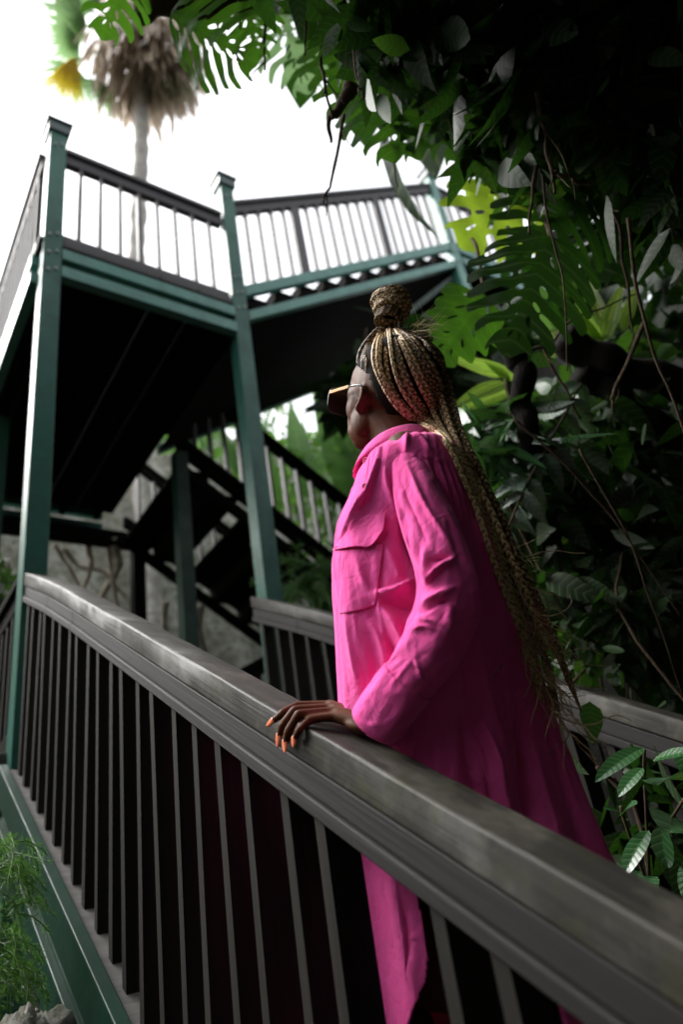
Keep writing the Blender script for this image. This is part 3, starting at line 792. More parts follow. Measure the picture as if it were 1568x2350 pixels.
SS = [
 (z4((1035, 1100), (960, 1165), (880, 1230), (825, 1305)), 9, .013, 's'),
 (z4((800, 1010), (815, 1130), (822, 1260), (820, 1320)), 8, .009, 'r'),
 (z4((860, 1130), (940, 1100), (1010, 1080)), 9, -.008, 'r'),
 (z4((540, 420), (580, 620), (640, 830), (720, 1050), (800, 1230)), 9, .007, 'r'),
 (z4((650, 330), (760, 600), (900, 830), (1010, 1000)), 8, .006, 'r'),
 (z4((600, 450), (660, 640), (760, 850), (820, 1000)), 10, -.005, 'r'),
 (z4((770, 1500), (830, 1440), (930, 1390), (1050, 1340)), 9, .007, 'r'),
 (z4((820, 1540), (880, 1490), (960, 1460), (1060, 1470)), 8, -.006, 'r'),
 (z4((740, 1600), (800, 1590), (900, 1620), (1000, 1700)), 9, .007, 'r'),
 (z4((690, 1690), (790, 1650), (900, 1690)), 7, .005, 'r'),
 (z4((1000, 1450), (1000, 1600), (960, 1750)), 9, .006, 'r'),
 (z6((30, 130), (150, 20), (260, -60)), 8, -.004, 'r'),
 (z6((330, -20), (370, 20), (400, 105)), 5, -.005, 'r'),
 (z6((340, -60), (362, 10), (410, 100)), 6, .006, 'r'),
]
V, sh = sleeve('sleeve', SP, SR, SS, side=Lh)
V = clear_rail(V)
mb = MB(); mb.grid(V.reshape(*sh), closed=True, flip=False)
o = build('sleeve', mb, M['pink'], dress, True); q = o.modifiers.new('t', 'SOLIDIFY'); q.thickness = .0012; q.offset = 0
SLV = V.reshape(*sh)
# cuff band lying over the end of the sleeve
def band(i0, i1, off, name):
    g = SLV[i0:i1]; cen = g.mean(axis=1, keepdims=True); d = g-cen; d /= np.linalg.norm(d, axis=2, keepdims=True)
    mb = MB(); mb.grid(g+d*off, closed=True); o = build(name, mb, M['pink'], dress, True)
    q = o.modifiers.new('t', 'SOLIDIFY'); q.thickness = .0025; q.offset = 0; return o
band(206, 260, .0022, 'cuff')
V, sh = sleeve('sleeve', [B(0, 1.27, .69), B(.02, 1.36, .67), B(.04, 1.42, .56), B(.055, 1.44, .38), B(-.01, 1.45, .15)], [.045, .05, .048, .047, .038], None, ns=90, nr=60, seed=5, side=Lh)
mb = MB(); mb.grid(V.reshape(*sh), closed=True); build('sleeve', mb, M['pink'], dress, True)

# ---- collar, pocket, flap, buttons laid on the shirt
TV = TORSO.reshape(-1, 3); tb = BVHTree.FromPolygons([Vector(v) for v in TV], F)
def hit(x, y, tree=None, default=None):
    d = Vector(D(x, y)).normalized(); r = (tree or tb).ray_cast(Vector((0, 0, 0)), d)
    return (np.array(r[0]), np.array(r[1])) if r[0] is not None else (default, None)
def patch(name, quad, off, thick, nu=36, nv=36, lift=None, parent=None, mat='pink', far=1.24):
    """cloth patch following the shirt under a four-sided outline (corner order: tl, tr, br, bl), edges may be lists"""
    top, bot = [spline(np.array(e, float), nu) for e in quad]
    G = np.zeros((nv, nu, 3)); last = None
    for i in range(nv):
        t = i/(nv-1)
        for j in range(nu):
            x, y = top[j]*(1-t)+bot[j]*t; h_, n_ = hit(x, y)
            if h_ is None: h_ = at_v(x, y, far); n_ = -Vh
            if n_ @ h_ > 0: n_ = -n_
            l_ = lift(j/(nu-1), t) if lift else 0
            G[i, j] = h_ - (h_/np.linalg.norm(h_))*(off+l_)
    # soften
    for _ in range(2):
        G[1:-1, 1:-1] = (G[1:-1, 1:-1]*2+G[:-2, 1:-1]+G[2:, 1:-1]+G[1:-1, :-2]+G[1:-1, 2:])/6
    mb = MB(); mb.grid(G); o = build(name, mb, M[mat], parent or dress, True)
    q = o.modifiers.new('t', 'SOLIDIFY'); q.thickness = thick; q.offset = 0; return o
patch('chest_pocket', (z4((118, 1040), (280, 1010), (458, 985)), z4((100, 1557), (230, 1535), (393, 1485))), .0034, .002)
patch('pocket_flap', (z4((165, 880), (310, 760), (478, 735)), z4((38, 1034), (220, 1004), (350, 1000), (455, 870))), .0045, .0016, lift=lambda u_, t: .010*t*t*(1-u_*.3))
# collar
mbc = MB(); nu, nv = 90, 10; G = np.zeros((nv, nu, 3))
NK = B(.004, 1.205, 0)
for j in range(nu):
    a = -pi+2*pi*j/(nu-1)              # 0 = front; open at the front, wraps round the back
    ang = a*.985+pi                     # start at the front right, go round the back
    for i in range(nv):
        t = i/(nv-1)
        fr = .5+.5*cos(ang)            # 1 at the front
        zt = .800-.018*fr
        rin = .056; rout = .074+.014*fr**4
        if t < .5: rad = rin+.004*t; z_ = zt-.03*(1-t*2)
        else: q = (t-.5)*2; rad = rin+.004+(rout-rin)*q; z_ = zt-q*(.041+.004*fr**6)+.006*sin(q*pi)
        G[i, j] = NK+TF*cos(ang)*rad*1.05+TL*sin(ang)*rad+Z*z_
mbc.grid(G); o = build('collar', mbc, M['pink'], dress, True); q = o.modifiers.new('t', 'SOLIDIFY'); q.thickness = .0018; q.offset = 0
m, nt, b = newmat('pink plastic button'); b.inputs['Base Color'].default_value = (.80, .08, .30, 1); b.inputs['Roughness'].default_value = .3; M['btn'] = m
def button(c, nrm, r=.0062):
    nrm = nrm/np.linalg.norm(nrm); u = np.cross(nrm, Z); u /= np.linalg.norm(u); w_ = np.cross(nrm, u)
    prof = [(0, .0008), (.35, .0008), (.55, .001), (.72, .0022), (.88, .0026), (1, .0016), (1, 0), (.0, 0)]
    V = np.zeros((len(prof), 24, 3))
    for i, (a, h_) in enumerate(prof):
        for j in range(24):
            t = 2*pi*j/24; V[i, j] = c+nrm*(h_+.002)+r*max(a, .01)*(cos(t)*u+sin(t)*w_)
    mb = MB(); mb.grid(V, closed=True)
    for k in range(4):
        q = c+nrm*.0029+r*.22*(cos(k*pi/2+.8)*u+sin(k*pi/2+.8)*w_)
    mb.box(c+nrm*.0030, u, w_, nrm, r*.30, r*.06, .0004); mb.box(c+nrm*.0030+w_*r*.2, u, w_, nrm, r*.30, r*.06, .0004)
    return build('button', mb, M['btn'], dress, True)
for (x, y) in z4((312, 515), (318, 305)):
    h_, n_ = hit(x, y)
    if h_ is not None:
        n_ = n_ if n_@h_ < 0 else -n_; nn_ = n_*.5-h_/np.linalg.norm(h_)*.5; button(h_, nn_)
gb = BVHTree.FromPolygons([Vector(v) for v in SLV.reshape(-1, 3)], [(i*130+j, i*130+(j+1) % 130, (i+1)*130+(j+1) % 130, (i+1)*130+j) for i in range(259) for j in range(130)])
for (x, y) in z6((362, 152), (240, 290)):
    h_, n_ = hit(x, y, gb)
    if h_ is not None: button(h_, -h_/np.linalg.norm(h_)*.5+(n_ if n_@h_ < 0 else -n_)*.5, .0055)
patch('placket', (z4((262, 275), (300, 268), (345, 262)), z4((246, 690), (270, 640), (300, 585))), .0026, .0016)
# ================================================================ hair and sunglasses
def hair_mat(name, c1, c2, c3):
    m, nt, b = newmat(name); at = nd(nt, 'ShaderNodeAttribute'); at.attribute_name = 'tone'
    c = ramp(nt, at.outputs['Fac'], [(0.0, c1), (.5, c2), (1.0, c3)])
    f = noise_tex(nt, pos(nt), 260, 3, .7); c = mixc(nt, .55, c, ramp(nt, f, [(.35, (.35, .35, .35)), (.65, (1.25, 1.2, 1.1))]), 'MULTIPLY')
    nt.links.new(c, b.inputs['Base Color']); b.inputs['Roughness'].default_value = .42; b.inputs['Specular IOR Level'].default_value = .6
    bump(nt, b, noise_tex(nt, pos(nt), 900, 2), .3, .0005); return m
M['braid'] = hair_mat('golden brown braid hair', (.022, .010, .004), (.25, .130, .040), (.78, .60, .34))
m, nt, b = newmat('dark scalp hair'); b.inputs['Base Color'].default_value = (.008, .006, .005, 1); b.inputs['Roughness'].default_value = .9; b.inputs['Specular IOR Level'].default_value = .1
bump(nt, b, noise_tex(nt, stretched(nt, HU+HF*-.5, 20, 500), 1, 3), .5, .001); M['scalp'] = m
# close cap of hair over the skull, hairline above the ear and forehead
mb = MB(); n1, n2 = 60, 90; G = np.zeros((n1, n2, 3)); keep = np.zeros((n1, n2), bool)
for i in range(n1):
    for j in range(n2):
        t = pi*i/(n1-1)*.86+.001; q = 2*pi*j/n2
        f_, s_, u_ = sin(t)*cos(q), sin(t)*sin(q), cos(t)
        G[i, j] = Hd(-.014+.098*f_, .0785*s_, .030+.0945*u_)
        line = .02+.40*max(0, f_)**1.3
        if f_ > -.12 and f_ < .55: line = -.02+.42*f_
        if f_ <= -.12: line = -.07-(-f_-.12)*2.2
        keep[i, j] = u_ > line
Fc = []
for i in range(n1-1):
    for j in range(n2):
        k = (j+1) % n2
        if keep[i, j] and keep[i, k] and keep[i+1, j] and keep[i+1, k]: Fc.append((i*n2+j, i*n2+k, (i+1)*n2+k, (i+1)*n2+j))
mb.v = [G.reshape(-1, 3)]; mb.f = Fc; mb.n = n1*n2; mb.attr = [np.full(n1*n2, .1)]
hair = build('hair', mb, M['scalp'], person, True)
q = hair.modifiers.new('t', 'SOLIDIFY'); q.thickness = .003
capbvh = BVHTree.FromPolygons([Vector(v) for v in G.reshape(-1, 3)], Fc)

def braid(mb, path, r, tone, step=.0021, period=.0145, tone2=None, taper=.3):
    """three strands plaited along a path"""
    P = np.asarray(path, float); ln = np.concatenate([[0], np.cumsum(np.linalg.norm(np.diff(P, axis=0), axis=1))])
    n = max(8, int(ln[-1]/step)); s = np.linspace(0, ln[-1], n); Q = np.stack([np.interp(s, ln, P[:, k]) for k in range(3)], 1)
    T = np.gradient(Q, axis=0); T /= (np.linalg.norm(T, axis=1, keepdims=True)+1e-9)
    view = Q/np.linalg.norm(Q, axis=1, keepdims=True)
    U = np.cross(T, view); U /= (np.linalg.norm(U, axis=1, keepdims=True)+1e-9); Wv = np.cross(T, U)
    # keep a slow twist so that the plait faces outward
    tp = np.clip(np.minimum(s/.02+.45, (ln[-1]-s)/.05*.75+taper), 0, 1)
    ang = np.linspace(0, 2*pi, 5, endpoint=False)
    for k in range(3):
        ph = 2*pi*s/period+2*pi*k/3
        c = Q + U*(r*.64*np.sin(ph)*tp)[:, None] + Wv*(r*.42*np.sin(2*ph)*tp)[:, None]
        tt = np.gradient(c, axis=0); tt /= (np.linalg.norm(tt, axis=1, keepdims=True)+1e-9)
        a1 = np.cross(tt, Wv); a1 /= (np.linalg.norm(a1, axis=1, keepdims=True)+1e-9); a2 = np.cross(tt, a1)
        rr = r*.47*tp*(1+.22*np.cos(2*ph))
        V = c[:, None, :] + rr[:, None, None]*(np.cos(ang)[None, :, None]*a1[:, None, :]+np.sin(ang)[None, :, None]*a2[:, None, :])
        tn = tone if tone2 is None else tone+(tone2-tone)*np.clip(s/ln[-1]*1.6, 0, 1)
        tn = np.broadcast_to(tn+(.34, -.06, -.42)[k]+.06*np.sin(ph*.5+k*2), (n,))
        mb.grid(V, closed=True, a=np.repeat(tn, 5))
GD = np.array([
 [(875, 747), (858, 790), (854, 829), (874, 876), (906, 928), (955, 966), (1008, 988), (1045, 1032), (1074, 1098), (1105, 1170), (1130, 1255), (1150, 1335), (1172, 1410), (1196, 1500), (1225, 1600)],
 [(888, 750), (886, 800), (888, 850), (905, 900), (945, 945), (995, 982), (1030, 1018), (1060, 1063), (1085, 1110), (1112, 1175), (1138, 1255), (1160, 1335), (1188, 1410), (1216, 1500), (1250, 1610)],
 [(900, 752), (922, 800), (943, 850), (966, 900), (992, 945), (1018, 990), (1043, 1030), (1068, 1070), (1093, 1120), (1120, 1180), (1148, 1255), (1176, 1340), (1205, 1420), (1236, 1510), (1270, 1640)],
 [(910, 752), (950, 792), (982, 840), (1004, 890), (1022, 935), (1038, 985), (1058, 1030), (1083, 1075), (1103, 1120), (1130, 1180), (1158, 1255), (1188, 1335), (1216, 1410), (1250, 1500), (1288, 1660)],
 [(918, 752), (975, 783), (1016, 835), (1037, 880), (1052, 935), (1066, 986), (1085, 1028), (1106, 1068), (1120, 1110), (1146, 1170), (1172, 1245), (1198, 1325), (1224, 1400), (1262, 1480), (1300, 1700)]], float)
allb = BVHTree.FromPolygons([Vector(v) for v in np.vstack([TV, G.reshape(-1, 3)])], F+[tuple(i+len(TV) for i in f) for f in Fc])
def lay(px, v0, off, rnd):
    """3-D path under a pixel path: on the hair cap or the shirt where one is hit, else in the falling bundle"""
    P = []
    n0 = len(px); px = spline(px, 4*n0); idx = np.linspace(0, n0-1, len(px)); n = n0
    for i, (x, y) in zip(idx, px):
        vv = np.interp(i, [0, 3, 6, 8, n-1], [1.19, 1.16, 1.12, 1.11, 1.20])+v0
        d = D(x, y); dn = Vector(d).normalized(); h_ = allb.ray_cast(Vector((0, 0, 0)), dn)
        p = d*(vv/(d@Vh))
        if h_[0] is not None:
            q = np.array(h_[0]); L = np.linalg.norm(q)-off; q2 = q/np.linalg.norm(q)*L
            if i < 6:
                rad_ = q-Hd(-.014, 0, .03); p = q-q/np.linalg.norm(q)*off*.5+rad_/np.linalg.norm(rad_)*off*.6
            elif np.linalg.norm(p) > L: p = q2
        P.append(p)
    P = spline(np.array(P), 90)
    k = np.hanning(9); k /= k.sum(); Q = P.copy()
    for c in range(3): Q[:, c] = np.convolve(np.pad(P[:, c], 4, mode='edge'), k, 'valid')
    return Q
rb = random.Random(11)
NB = 44; us = [(i+.5)/NB for i in range(NB)]
fan = MB(); count = 0
for layer, (nb, off0, dv) in enumerate(((8, .010, .02), (11, .005, 0.0))):
    for i in range(nb):
        u_ = (i+.1+.8*rb.random())/nb; g = u_*4; gi = min(3, int(g)); fr = g-gi
        px = GD[gi]*(1-fr)+GD[gi+1]*fr
        jx = np.linspace(0, 1, 15)**1.5
        w1, w2 = rb.gauss(0, 7), rb.uniform(-9, 9)
        px = px+np.stack([w1*np.sin(jx*5+w2)*(.35+jx), np.zeros(15)], 1)
        # gather: strands cross inside the bundle below the shoulder
        mid = (GD[1]+GD[3])/2; jj = np.clip((np.arange(15)-6)/5, 0, 1)[:, None]; sq = rb.uniform(-.45, .3)
        px = px+(px-mid)*jj*sq
        nend = rb.choice([11, 12, 13, 13, 14, 14, 15])
        path = lay(px[:nend], rb.uniform(0, .05)+dv, off0+rb.uniform(-.003, .004), rb)
        tone = rb.choice([.1, .2, .35, .5, .65, .85]); light = max(0, .55-u_*.5)
        br = MB(); braid(br, path, rb.uniform(.0044, .0062), min(.85, tone+light*.4), tone2=min(1.05, tone+.35+light), period=rb.uniform(.016, .020))
        build('braid', br, M['braid'], hair, True); count += 1
# front braids running from the bun towards the hairline
for i in range(7):
    t = i/6
    px = [(868+8*t, 752), (838+18*t, 788), (824+19*t, 815+8*t), (820+20*t, 846+4*t)]
    P = []
    for x, y in px:
        h_ = capbvh.ray_cast(Vector((0, 0, 0)), Vector(D(x, y)).normalized())
        q = np.array(h_[0]) if h_[0] is not None else at_v(x, y, 1.19); P.append(q*(1-.005/np.linalg.norm(q)))
    br = MB(); braid(br, spline(P, 40), .0046, rb.choice([.1, .25, .4]), tone2=.25); build('braid', br, M['braid'], hair, True)
# braids on the far side of the head, for other viewpoints
for i in range(10):
    a = radians(100+i*16)
    P = [Hd(-.02, 0, .13), Hd(-.03+.07*cos(a)*.6, -.055*abs(sin(a))-.02, .105), Hd(-.06, -.082, .03), Hd(-.11, -.07+.01*i*.5, -.06), B(.14, 1.30-.008*i, .66), B(.18, 1.30-.006*i, .45), B(.20, 1.29, .25)]
    br = MB(); braid(br, spline(P, 70), .0048, rb.choice([.1, .3, .5]), tone2=.6, step=.003); build('braid', br, M['braid'], hair, True)
# bun: coils of braids round a core, with a wrapped base
bc = (at_v(898, 700, 1.205)); bup = (bc-at_v(890, 750, 1.2)); bup /= np.linalg.norm(bup); bu = np.cross(bup, Vh); bu /= np.linalg.norm(bu); bw = np.cross(bup, bu)
mb = MB(); ball(mb, bc, (bu, bw, bup), (.033, .033, .027), 20, 14); build('bun_core', mb, M['scalp'], hair, True)
for i in range(11):
    tl = rb.uniform(-.55, .55); ph = rb.uniform(0, 6.28); R_ = rb.uniform(.90, 1.05)
    ax = bup*cos(tl)+bu*sin(tl)*cos(ph)+bw*sin(tl)*sin(ph); e1 = np.cross(ax, Vh); e1 /= np.linalg.norm(e1); e2 = np.cross(ax, e1)
    hh = (i-5)/5*.024; rr = sqrt(max(.0001, .039**2-(abs(hh)*1.02)**2))*R_
    P = [bc+ax*(hh+.004*sin(2*t+i))+(e1*cos(t)+e2*sin(t))*rr for t in np.linspace(0, 2*pi*1.08, 60)]
    br = MB(); braid(br, P, .0062, rb.choice([.3, .45, .6, .75, .9]), tone2=.6, period=.018); build('braid', br, M['braid'], hair, True)
for i in range(8):
    a0 = rb.uniform(0, 6.28)
    P = [bc+bup*(.035*cos(t))+ (bu*cos(a0)+bw*sin(a0))*.037*sin(t) for t in np.linspace(-1.9, 1.9, 40)]
    br = MB(); braid(br, P, .0058, rb.choice([.3, .5, .8]), tone2=.6, period=.018); build('braid', br, M['braid'], hair, True)
for i in range(5):
    h0 = -.054+.0062*i; P = [bc+bup*(h0+.002*sin(t))+(bu*cos(t)+bw*sin(t))*(.0275-.0006*i) for t in np.linspace(0, 2*pi, 40)]
    br = MB(); braid(br, P, .0048, .3, tone2=.3); build('braid', br, M['braid'], hair, True)
# loose wisps and the curly unplaited ends
def wisp(mb, p0, d0, L, curl, r, tone, n=36, grav=.5):
    P = [np.array(p0, float)]; d = np.array(d0, float); d /= np.linalg.norm(d)
    ax = vec(rb.gauss(0, 1), rb.gauss(0, 1), rb.gauss(0, 1)); ax /= np.linalg.norm(ax); st = L/n
    for i in range(n):
        d = d+np.cross(ax, d)*curl*st+vec(rb.gauss(0, 1), rb.gauss(0, 1), rb.gauss(0, 1))*.05-Z*grav*st*4
        if i % 9 == 8: ax = ax*.3+vec(rb.gauss(0, 1), rb.gauss(0, 1), rb.gauss(0, 1)); ax /= np.linalg.norm(ax)
        d /= np.linalg.norm(d); P.append(P[-1]+d*st)
    mb.tube(P, np.linspace(r, r*.4, len(P)), 4, False, a=tone)
mb = MB()
for i in range(60):
    x, y = rb.uniform(930, 985), rb.uniform(742, 775)
    wisp(mb, at_v(x, y, rb.uniform(1.16, 1.22)), Lh*rb.uniform(.3, 1.2)+Z*rb.uniform(-.5, .5)-Vh*rb.uniform(0, .3), rb.uniform(.02, .07), rb.uniform(10, 50), .00035, .9)
for i in range(150):
    a, e = rb.uniform(0, 6.28), rb.uniform(-.8, 1.5); dd = (bu*cos(a)+bw*sin(a))*cos(e)+bup*sin(e)
    wisp(mb, bc+dd*.034, dd+vec(rb.gauss(0, .6), rb.gauss(0, .6), rb.gauss(0, .6)), rb.uniform(.008, .024), rb.uniform(20, 90), .00025, .6, n=12)
for i in range(120):
    gi = rb.choice([0, 4, 4, 2]); k = rb.randint(1, 11); x, y = GD[gi][k]
    wisp(mb, at_v(x+rb.uniform(-4, 4), y+rb.uniform(-20, 20), 1.12+.03*rb.random()), vec(rb.gauss(0, 1), rb.gauss(0, .5), rb.gauss(0, 1)), rb.uniform(.008, .02), rb.uniform(20, 60), .00025, .7, n=10)
build('loose_hair', mb, M['braid'], hair, True)['kind'] = 'stuff'
mb = MB()
for i in range(130):
    k = rb.uniform(9.5, 14); k0 = int(min(13, k)); fr = k-k0; g = rb.random()*4; gi = min(3, int(g)); f2 = g-gi
    pa = GD[gi]*(1-f2)+GD[gi+1]*f2; x, y = pa[k0]*(1-fr)+pa[k0+1]*fr
    wisp(mb, at_v(x, y, rb.uniform(1.15, 1.24)), -Z+vec(rb.gauss(0, .35), rb.gauss(0, .3), 0)+Lh*.25, rb.uniform(.06, .16), rb.uniform(12, 42), rb.uniform(.0006, .0016), rb.uniform(.5, 1.0), n=40, grav=1.2)
build('curly_ends', mb, M['braid'], hair, True)

# ---- sunglasses
m, nt, b = newmat('gold metal'); b.inputs['Base Color'].default_value = (.30, .20, .11, 1); b.inputs['Metallic'].default_value = 1; b.inputs['Roughness'].default_value = .6; M['gold'] = m
m, nt, b = newmat('black glossy acetate'); b.inputs['Base Color'].default_value = (.006, .006, .007, 1); b.inputs['Roughness'].default_value = .12; M['black'] = m
m, nt, b = newmat('tinted lens'); b.inputs['Base Color'].default_value = (.02, .016, .014, 1); b.inputs['Roughness'].default_value = .05; b.inputs['Alpha'].default_value = .88; M['lens'] = m
gl = build('sunglasses', MB().tube([Hd(.108, -.009, -.004), Hd(.112, 0, .000), Hd(.108, .009, -.004)], .0016, 8), M['gold'], person, True)
for s in (1, -1):
    mb = MB(); ring = []
    for t in np.linspace(0, 2*pi, 48, endpoint=False):
        c, s_ = cos(t), sin(t); x = .0295*np.sign(c)*abs(c)**.55; y = .0255*np.sign(s_)*abs(s_)**.55
        x *= 1+.10*(y/.0255)
        ring.append(Hd(.108-.10*abs(.039+x)*.28, s*(.040+x), -.018+y))
    ring = np.array(ring); mb.tube(np.vstack([ring, ring[:2]]), .0019, 8, False); fr_ = build('lens_frame', mb, M['black'], gl, True)
    mb = MB(); mb.add(np.vstack([ring, ring.mean(0)]), [(i, (i+1) % 48, 48) for i in range(48)]); build('lens', mb, M['lens'], gl, True)
    mb = MB()
    a, b_ = Hd(.101, s*.073, -.006), Hd(.030, s*.079, .002)
    mb.beam(a, b_, HU, .0058, .003)
    for i in range(14):
        q = a+(b_-a)*(i+.5)/14; mb.beam(q-HU*.0034+HF*.0015, q+HU*.0034-HF*.0015, HL, .0042, .0014)
    build('temple', mb, M['gold'], gl)
    mb = MB(); mb.tube([b_+HF*.002, Hd(.010, s*.080, .004), Hd(-.010, s*.079, .004), Hd(-.030, s*.078, -.010)], [.0022, .0022, .002, .0018], 8); build('temple_tip', mb, M['black'], gl, True)
    mb = MB(); mb.tube([Hd(.103, s*.070, -.002), a], .0026, 8); build('hinge', mb, M['black'], gl, True)
# ================================================================ land: ground, bank, rock
def ground_z(c, hc):
    """height of the land at plan position c across the stair, hc along it from post A"""
    a = hc+A_A
    base = -2.4+.35*max(0, hc)+.10*max(0, c)
    stair = zl(min(max(a, -4), 3.2), -1.75)
    base = max(base, stair-.35) if c > -.6 else base
    s = lambda t: (lambda q: q*q*(3-2*q))(min(1, max(0, t)))
    bank = s((c-1.45)/2.6)*(4.6 if hc < 1.5 else 4.6-min(1, (hc-1.5)/2)*1.8)      # jungle bank right of the stair
    up = s((hc-3.5)/1.5)*(5.6+.25*min(6, max(0, c+1)))                          # rock behind the landings
    left = s((-c-3.0)/3)*.8
    wgt = s((3.4-hc)/2.0)
    z = base+max(bank*(.35+.65*wgt), up)+left
    if c > 2.2 and hc < 2.8: z = min(z, 3.2+.3*(c-2.2))
    return z
def nz3(x, y, z=0.0, o=4):
    s = 0; a = 1; f = 1
    for _ in range(o): s += a*mnoise.noise(Vector((x*f, y*f, z*f))); a *= .5; f *= 2.1
    return s
m, nt, b = newmat('mossy soil and rock'); p = pos(nt)
f1 = noise_tex(nt, p, 2.2, 8, .7, .4); f2 = noise_tex(nt, p, 12, 6, .75)
c_ = ramp(nt, f1, [(.30, (.09, .09, .065)), (.46, (.26, .25, .21)), (.60, (.42, .41, .37)), (.78, (.56, .55, .50))])
c_ = mixc(nt, ramp(nt, f2, [(.46, (0, 0, 0)), (.62, (.85, .85, .85))]), c_, (.085, .10, .045))
gsep = nd(nt, 'ShaderNodeSeparateXYZ'); nt.links.new(p, gsep.inputs[0])
nt.links.new(c_, b.inputs['Base Color']); b.inputs['Roughness'].default_value = .9; bump(nt, b, noise_tex(nt, p, 7, 9, .8), .9, .06); M['rock'] = m
m, nt, b = newmat('dark leaf litter soil'); p = pos(nt)
c_ = ramp(nt, noise_tex(nt, p, 6, 8, .75), [(.3, (.005, .005, .003)), (.55, (.013, .013, .008)), (.75, (.024, .026, .013))])
nt.links.new(c_, b.inputs['Base Color']); b.inputs['Roughness'].default_value = .95; bump(nt, b, noise_tex(nt, p, 18, 8, .8), 1, .05); M['soil'] = m
def terrain(name, label, c0, c1, h0, h1, step, mat, disp, kind='structure', far=False):
    cs = np.arange(c0, c1+step/2, step); hs_ = np.arange(h0, h1+step/2, step); G = np.zeros((len(hs_), len(cs), 3))
    for i, hh in enumerate(hs_):
        for j, cc in enumerate(cs):
            z = ground_z(cc, hh); d = disp(cc, hh, z)
            G[i, j] = W(cc, hh, z)+d
    mb = MB(); mb.grid(G); o = build(name, mb, mat, None, True); o['kind'] = kind; return o
def d1(c, h_, z):
    r = nz3(c*.9, h_*.9, z*.9)*.28+nz3(c*3, h_*3, z*3)*.07
    amp = 1.0 if (h_ > 3.2 or c > 1.7 or c < -1.2) else .15
    return (-H*r*.8*(1 if h_ > 3 else .2)-N*r*.5*(1 if c > 1.7 else 0)+Z*r*.6)*amp
terrain('hillside', None, -7, 12, -9.6, 3.2, .16, M['soil'], d1)
terrain('rock_slope', None, -7, 12, 3.2, 9.0, .11, M['rock'], d1)
mb = MB(); R_ = 160.; V = [vec(0, 0, -3.1)]+[vec(R_*cos(t), R_*sin(t), -3.1) for t in np.linspace(0, 2*pi, 48, endpoint=False)]
mb.add(V, [(0, 1+i, 1+(i+1) % 48) for i in range(48)]); o = build('ground', mb, M['soil']); o['kind'] = 'structure'
# path under the camera
mb = MB(); mb.box(N*(-.55)+H*(-1.2)+Z*(-1.62), N, H, Z, .75, 3.2, .05); o = build('path', mb, M['soil']); o['kind'] = 'structure'
# pale boulder at the lower left
t = thing('boulder', 'pale mossy boulder at the lower left under the wispy grass', 'rock', W(-.75, -1.2, -.6))
mb = MB(); n1, n2 = 40, 60; G = np.zeros((n1, n2, 3)); bc_ = at_v(75, 2510, 1.75)+vec(0, 0, -.12)
for i in range(n1):
    for j in range(n2):
        a = pi*i/(n1-1); q = 2*pi*j/n2; dv = vec(sin(a)*cos(q), sin(a)*sin(q), cos(a))
        G[i, j] = bc_+dv*vec(.10, .16, .26)*(1+.35*nz3(*(dv*1.5), o=4))
mb.grid(G, closed=True, flip=True); build('stone', mb, M['rock'], t, True)
# ================================================================ plants
def leaf_mat(name, c1, c2, trans, tc, rough=.35, spec=.5, scale=6., veinc=None):
    m, nt, b = newmat(name); f = noise_tex(nt, pos(nt), scale, 5, .6); c = ramp(nt, f, [(.35, c1), (.65, c2)])
    nt.links.new(c, b.inputs['Base Color']); b.inputs['Roughness'].default_value = rough; b.inputs['Specular IOR Level'].default_value = spec
    at = nd(nt, 'ShaderNodeAttribute'); at.attribute_name = 'tone'
    if veinc is not None:
        c = mixc(nt, ramp(nt, at.outputs['Fac'], [(.55, (0, 0, 0)), (.95, (1, 1, 1))]), c, veinc); nt.links.new(c, b.inputs['Base Color'])
    va = nd(nt, 'ShaderNodeAttribute'); va.attribute_name = 'vein'
    fr = nd(nt, 'ShaderNodeMath', operation='PINGPONG'); nt.links.new(va.outputs['Fac'], fr.inputs[0]); fr.inputs[1].default_value = .5
    vn = ramp(nt, fr.outputs[0], [(.0, (1, 1, 1)), (.07, (.35, .35, .35)), (.16, (0, 0, 0))])
    blot = ramp(nt, noise_tex(nt, pos(nt), 70, 4, .8), [(.60, (0, 0, 0)), (.72, (.6, .6, .6))])
    c = mixc(nt, vn, c, mixc(nt, .35, c, (.22, .28, .14))); c = mixc(nt, blot, c, (.05, .04, .02)); nt.links.new(c, b.inputs['Base Color'])
    hsum = nd(nt, 'ShaderNodeMath', operation='MULTIPLY_ADD'); nt.links.new(noise_tex(nt, pos(nt), 30, 4), hsum.inputs[0]); hsum.inputs[1].default_value = 1.6
    rb_ = nd(nt, 'ShaderNodeMath', operation='MULTIPLY'); nt.links.new(fr.outputs[0], rb_.inputs[0]); rb_.inputs[1].default_value = .7; nt.links.new(rb_.outputs[0], hsum.inputs[2])
    bump(nt, b, hsum.outputs[0], .3, .003)
    tr = nd(nt, 'ShaderNodeBsdfTranslucent'); tr.inputs['Color'].default_value = (*tc, 1)
    mx = nd(nt, 'ShaderNodeMixShader'); mx.inputs[0].default_value = trans
    nt.links.new(b.outputs[0], mx.inputs[1]); nt.links.new(tr.outputs[0], mx.inputs[2]); nt.links.new(mx.outputs[0], nt.nodes['Material Output'].inputs['Surface']); return m
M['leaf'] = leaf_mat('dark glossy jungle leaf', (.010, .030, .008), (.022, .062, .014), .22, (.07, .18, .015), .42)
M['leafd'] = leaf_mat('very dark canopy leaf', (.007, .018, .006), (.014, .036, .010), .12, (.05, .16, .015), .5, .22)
M['mons'] = leaf_mat('split leaf green', (.014, .046, .011), (.024, .080, .016), .30, (.07, .20, .012), .45, veinc=(.06, .14, .03))
M['monl'] = leaf_mat('young yellow green split leaf', (.05, .12, .012), (.09, .17, .016), .42, (.30, .46, .03), .42, veinc=(.16, .26, .04))
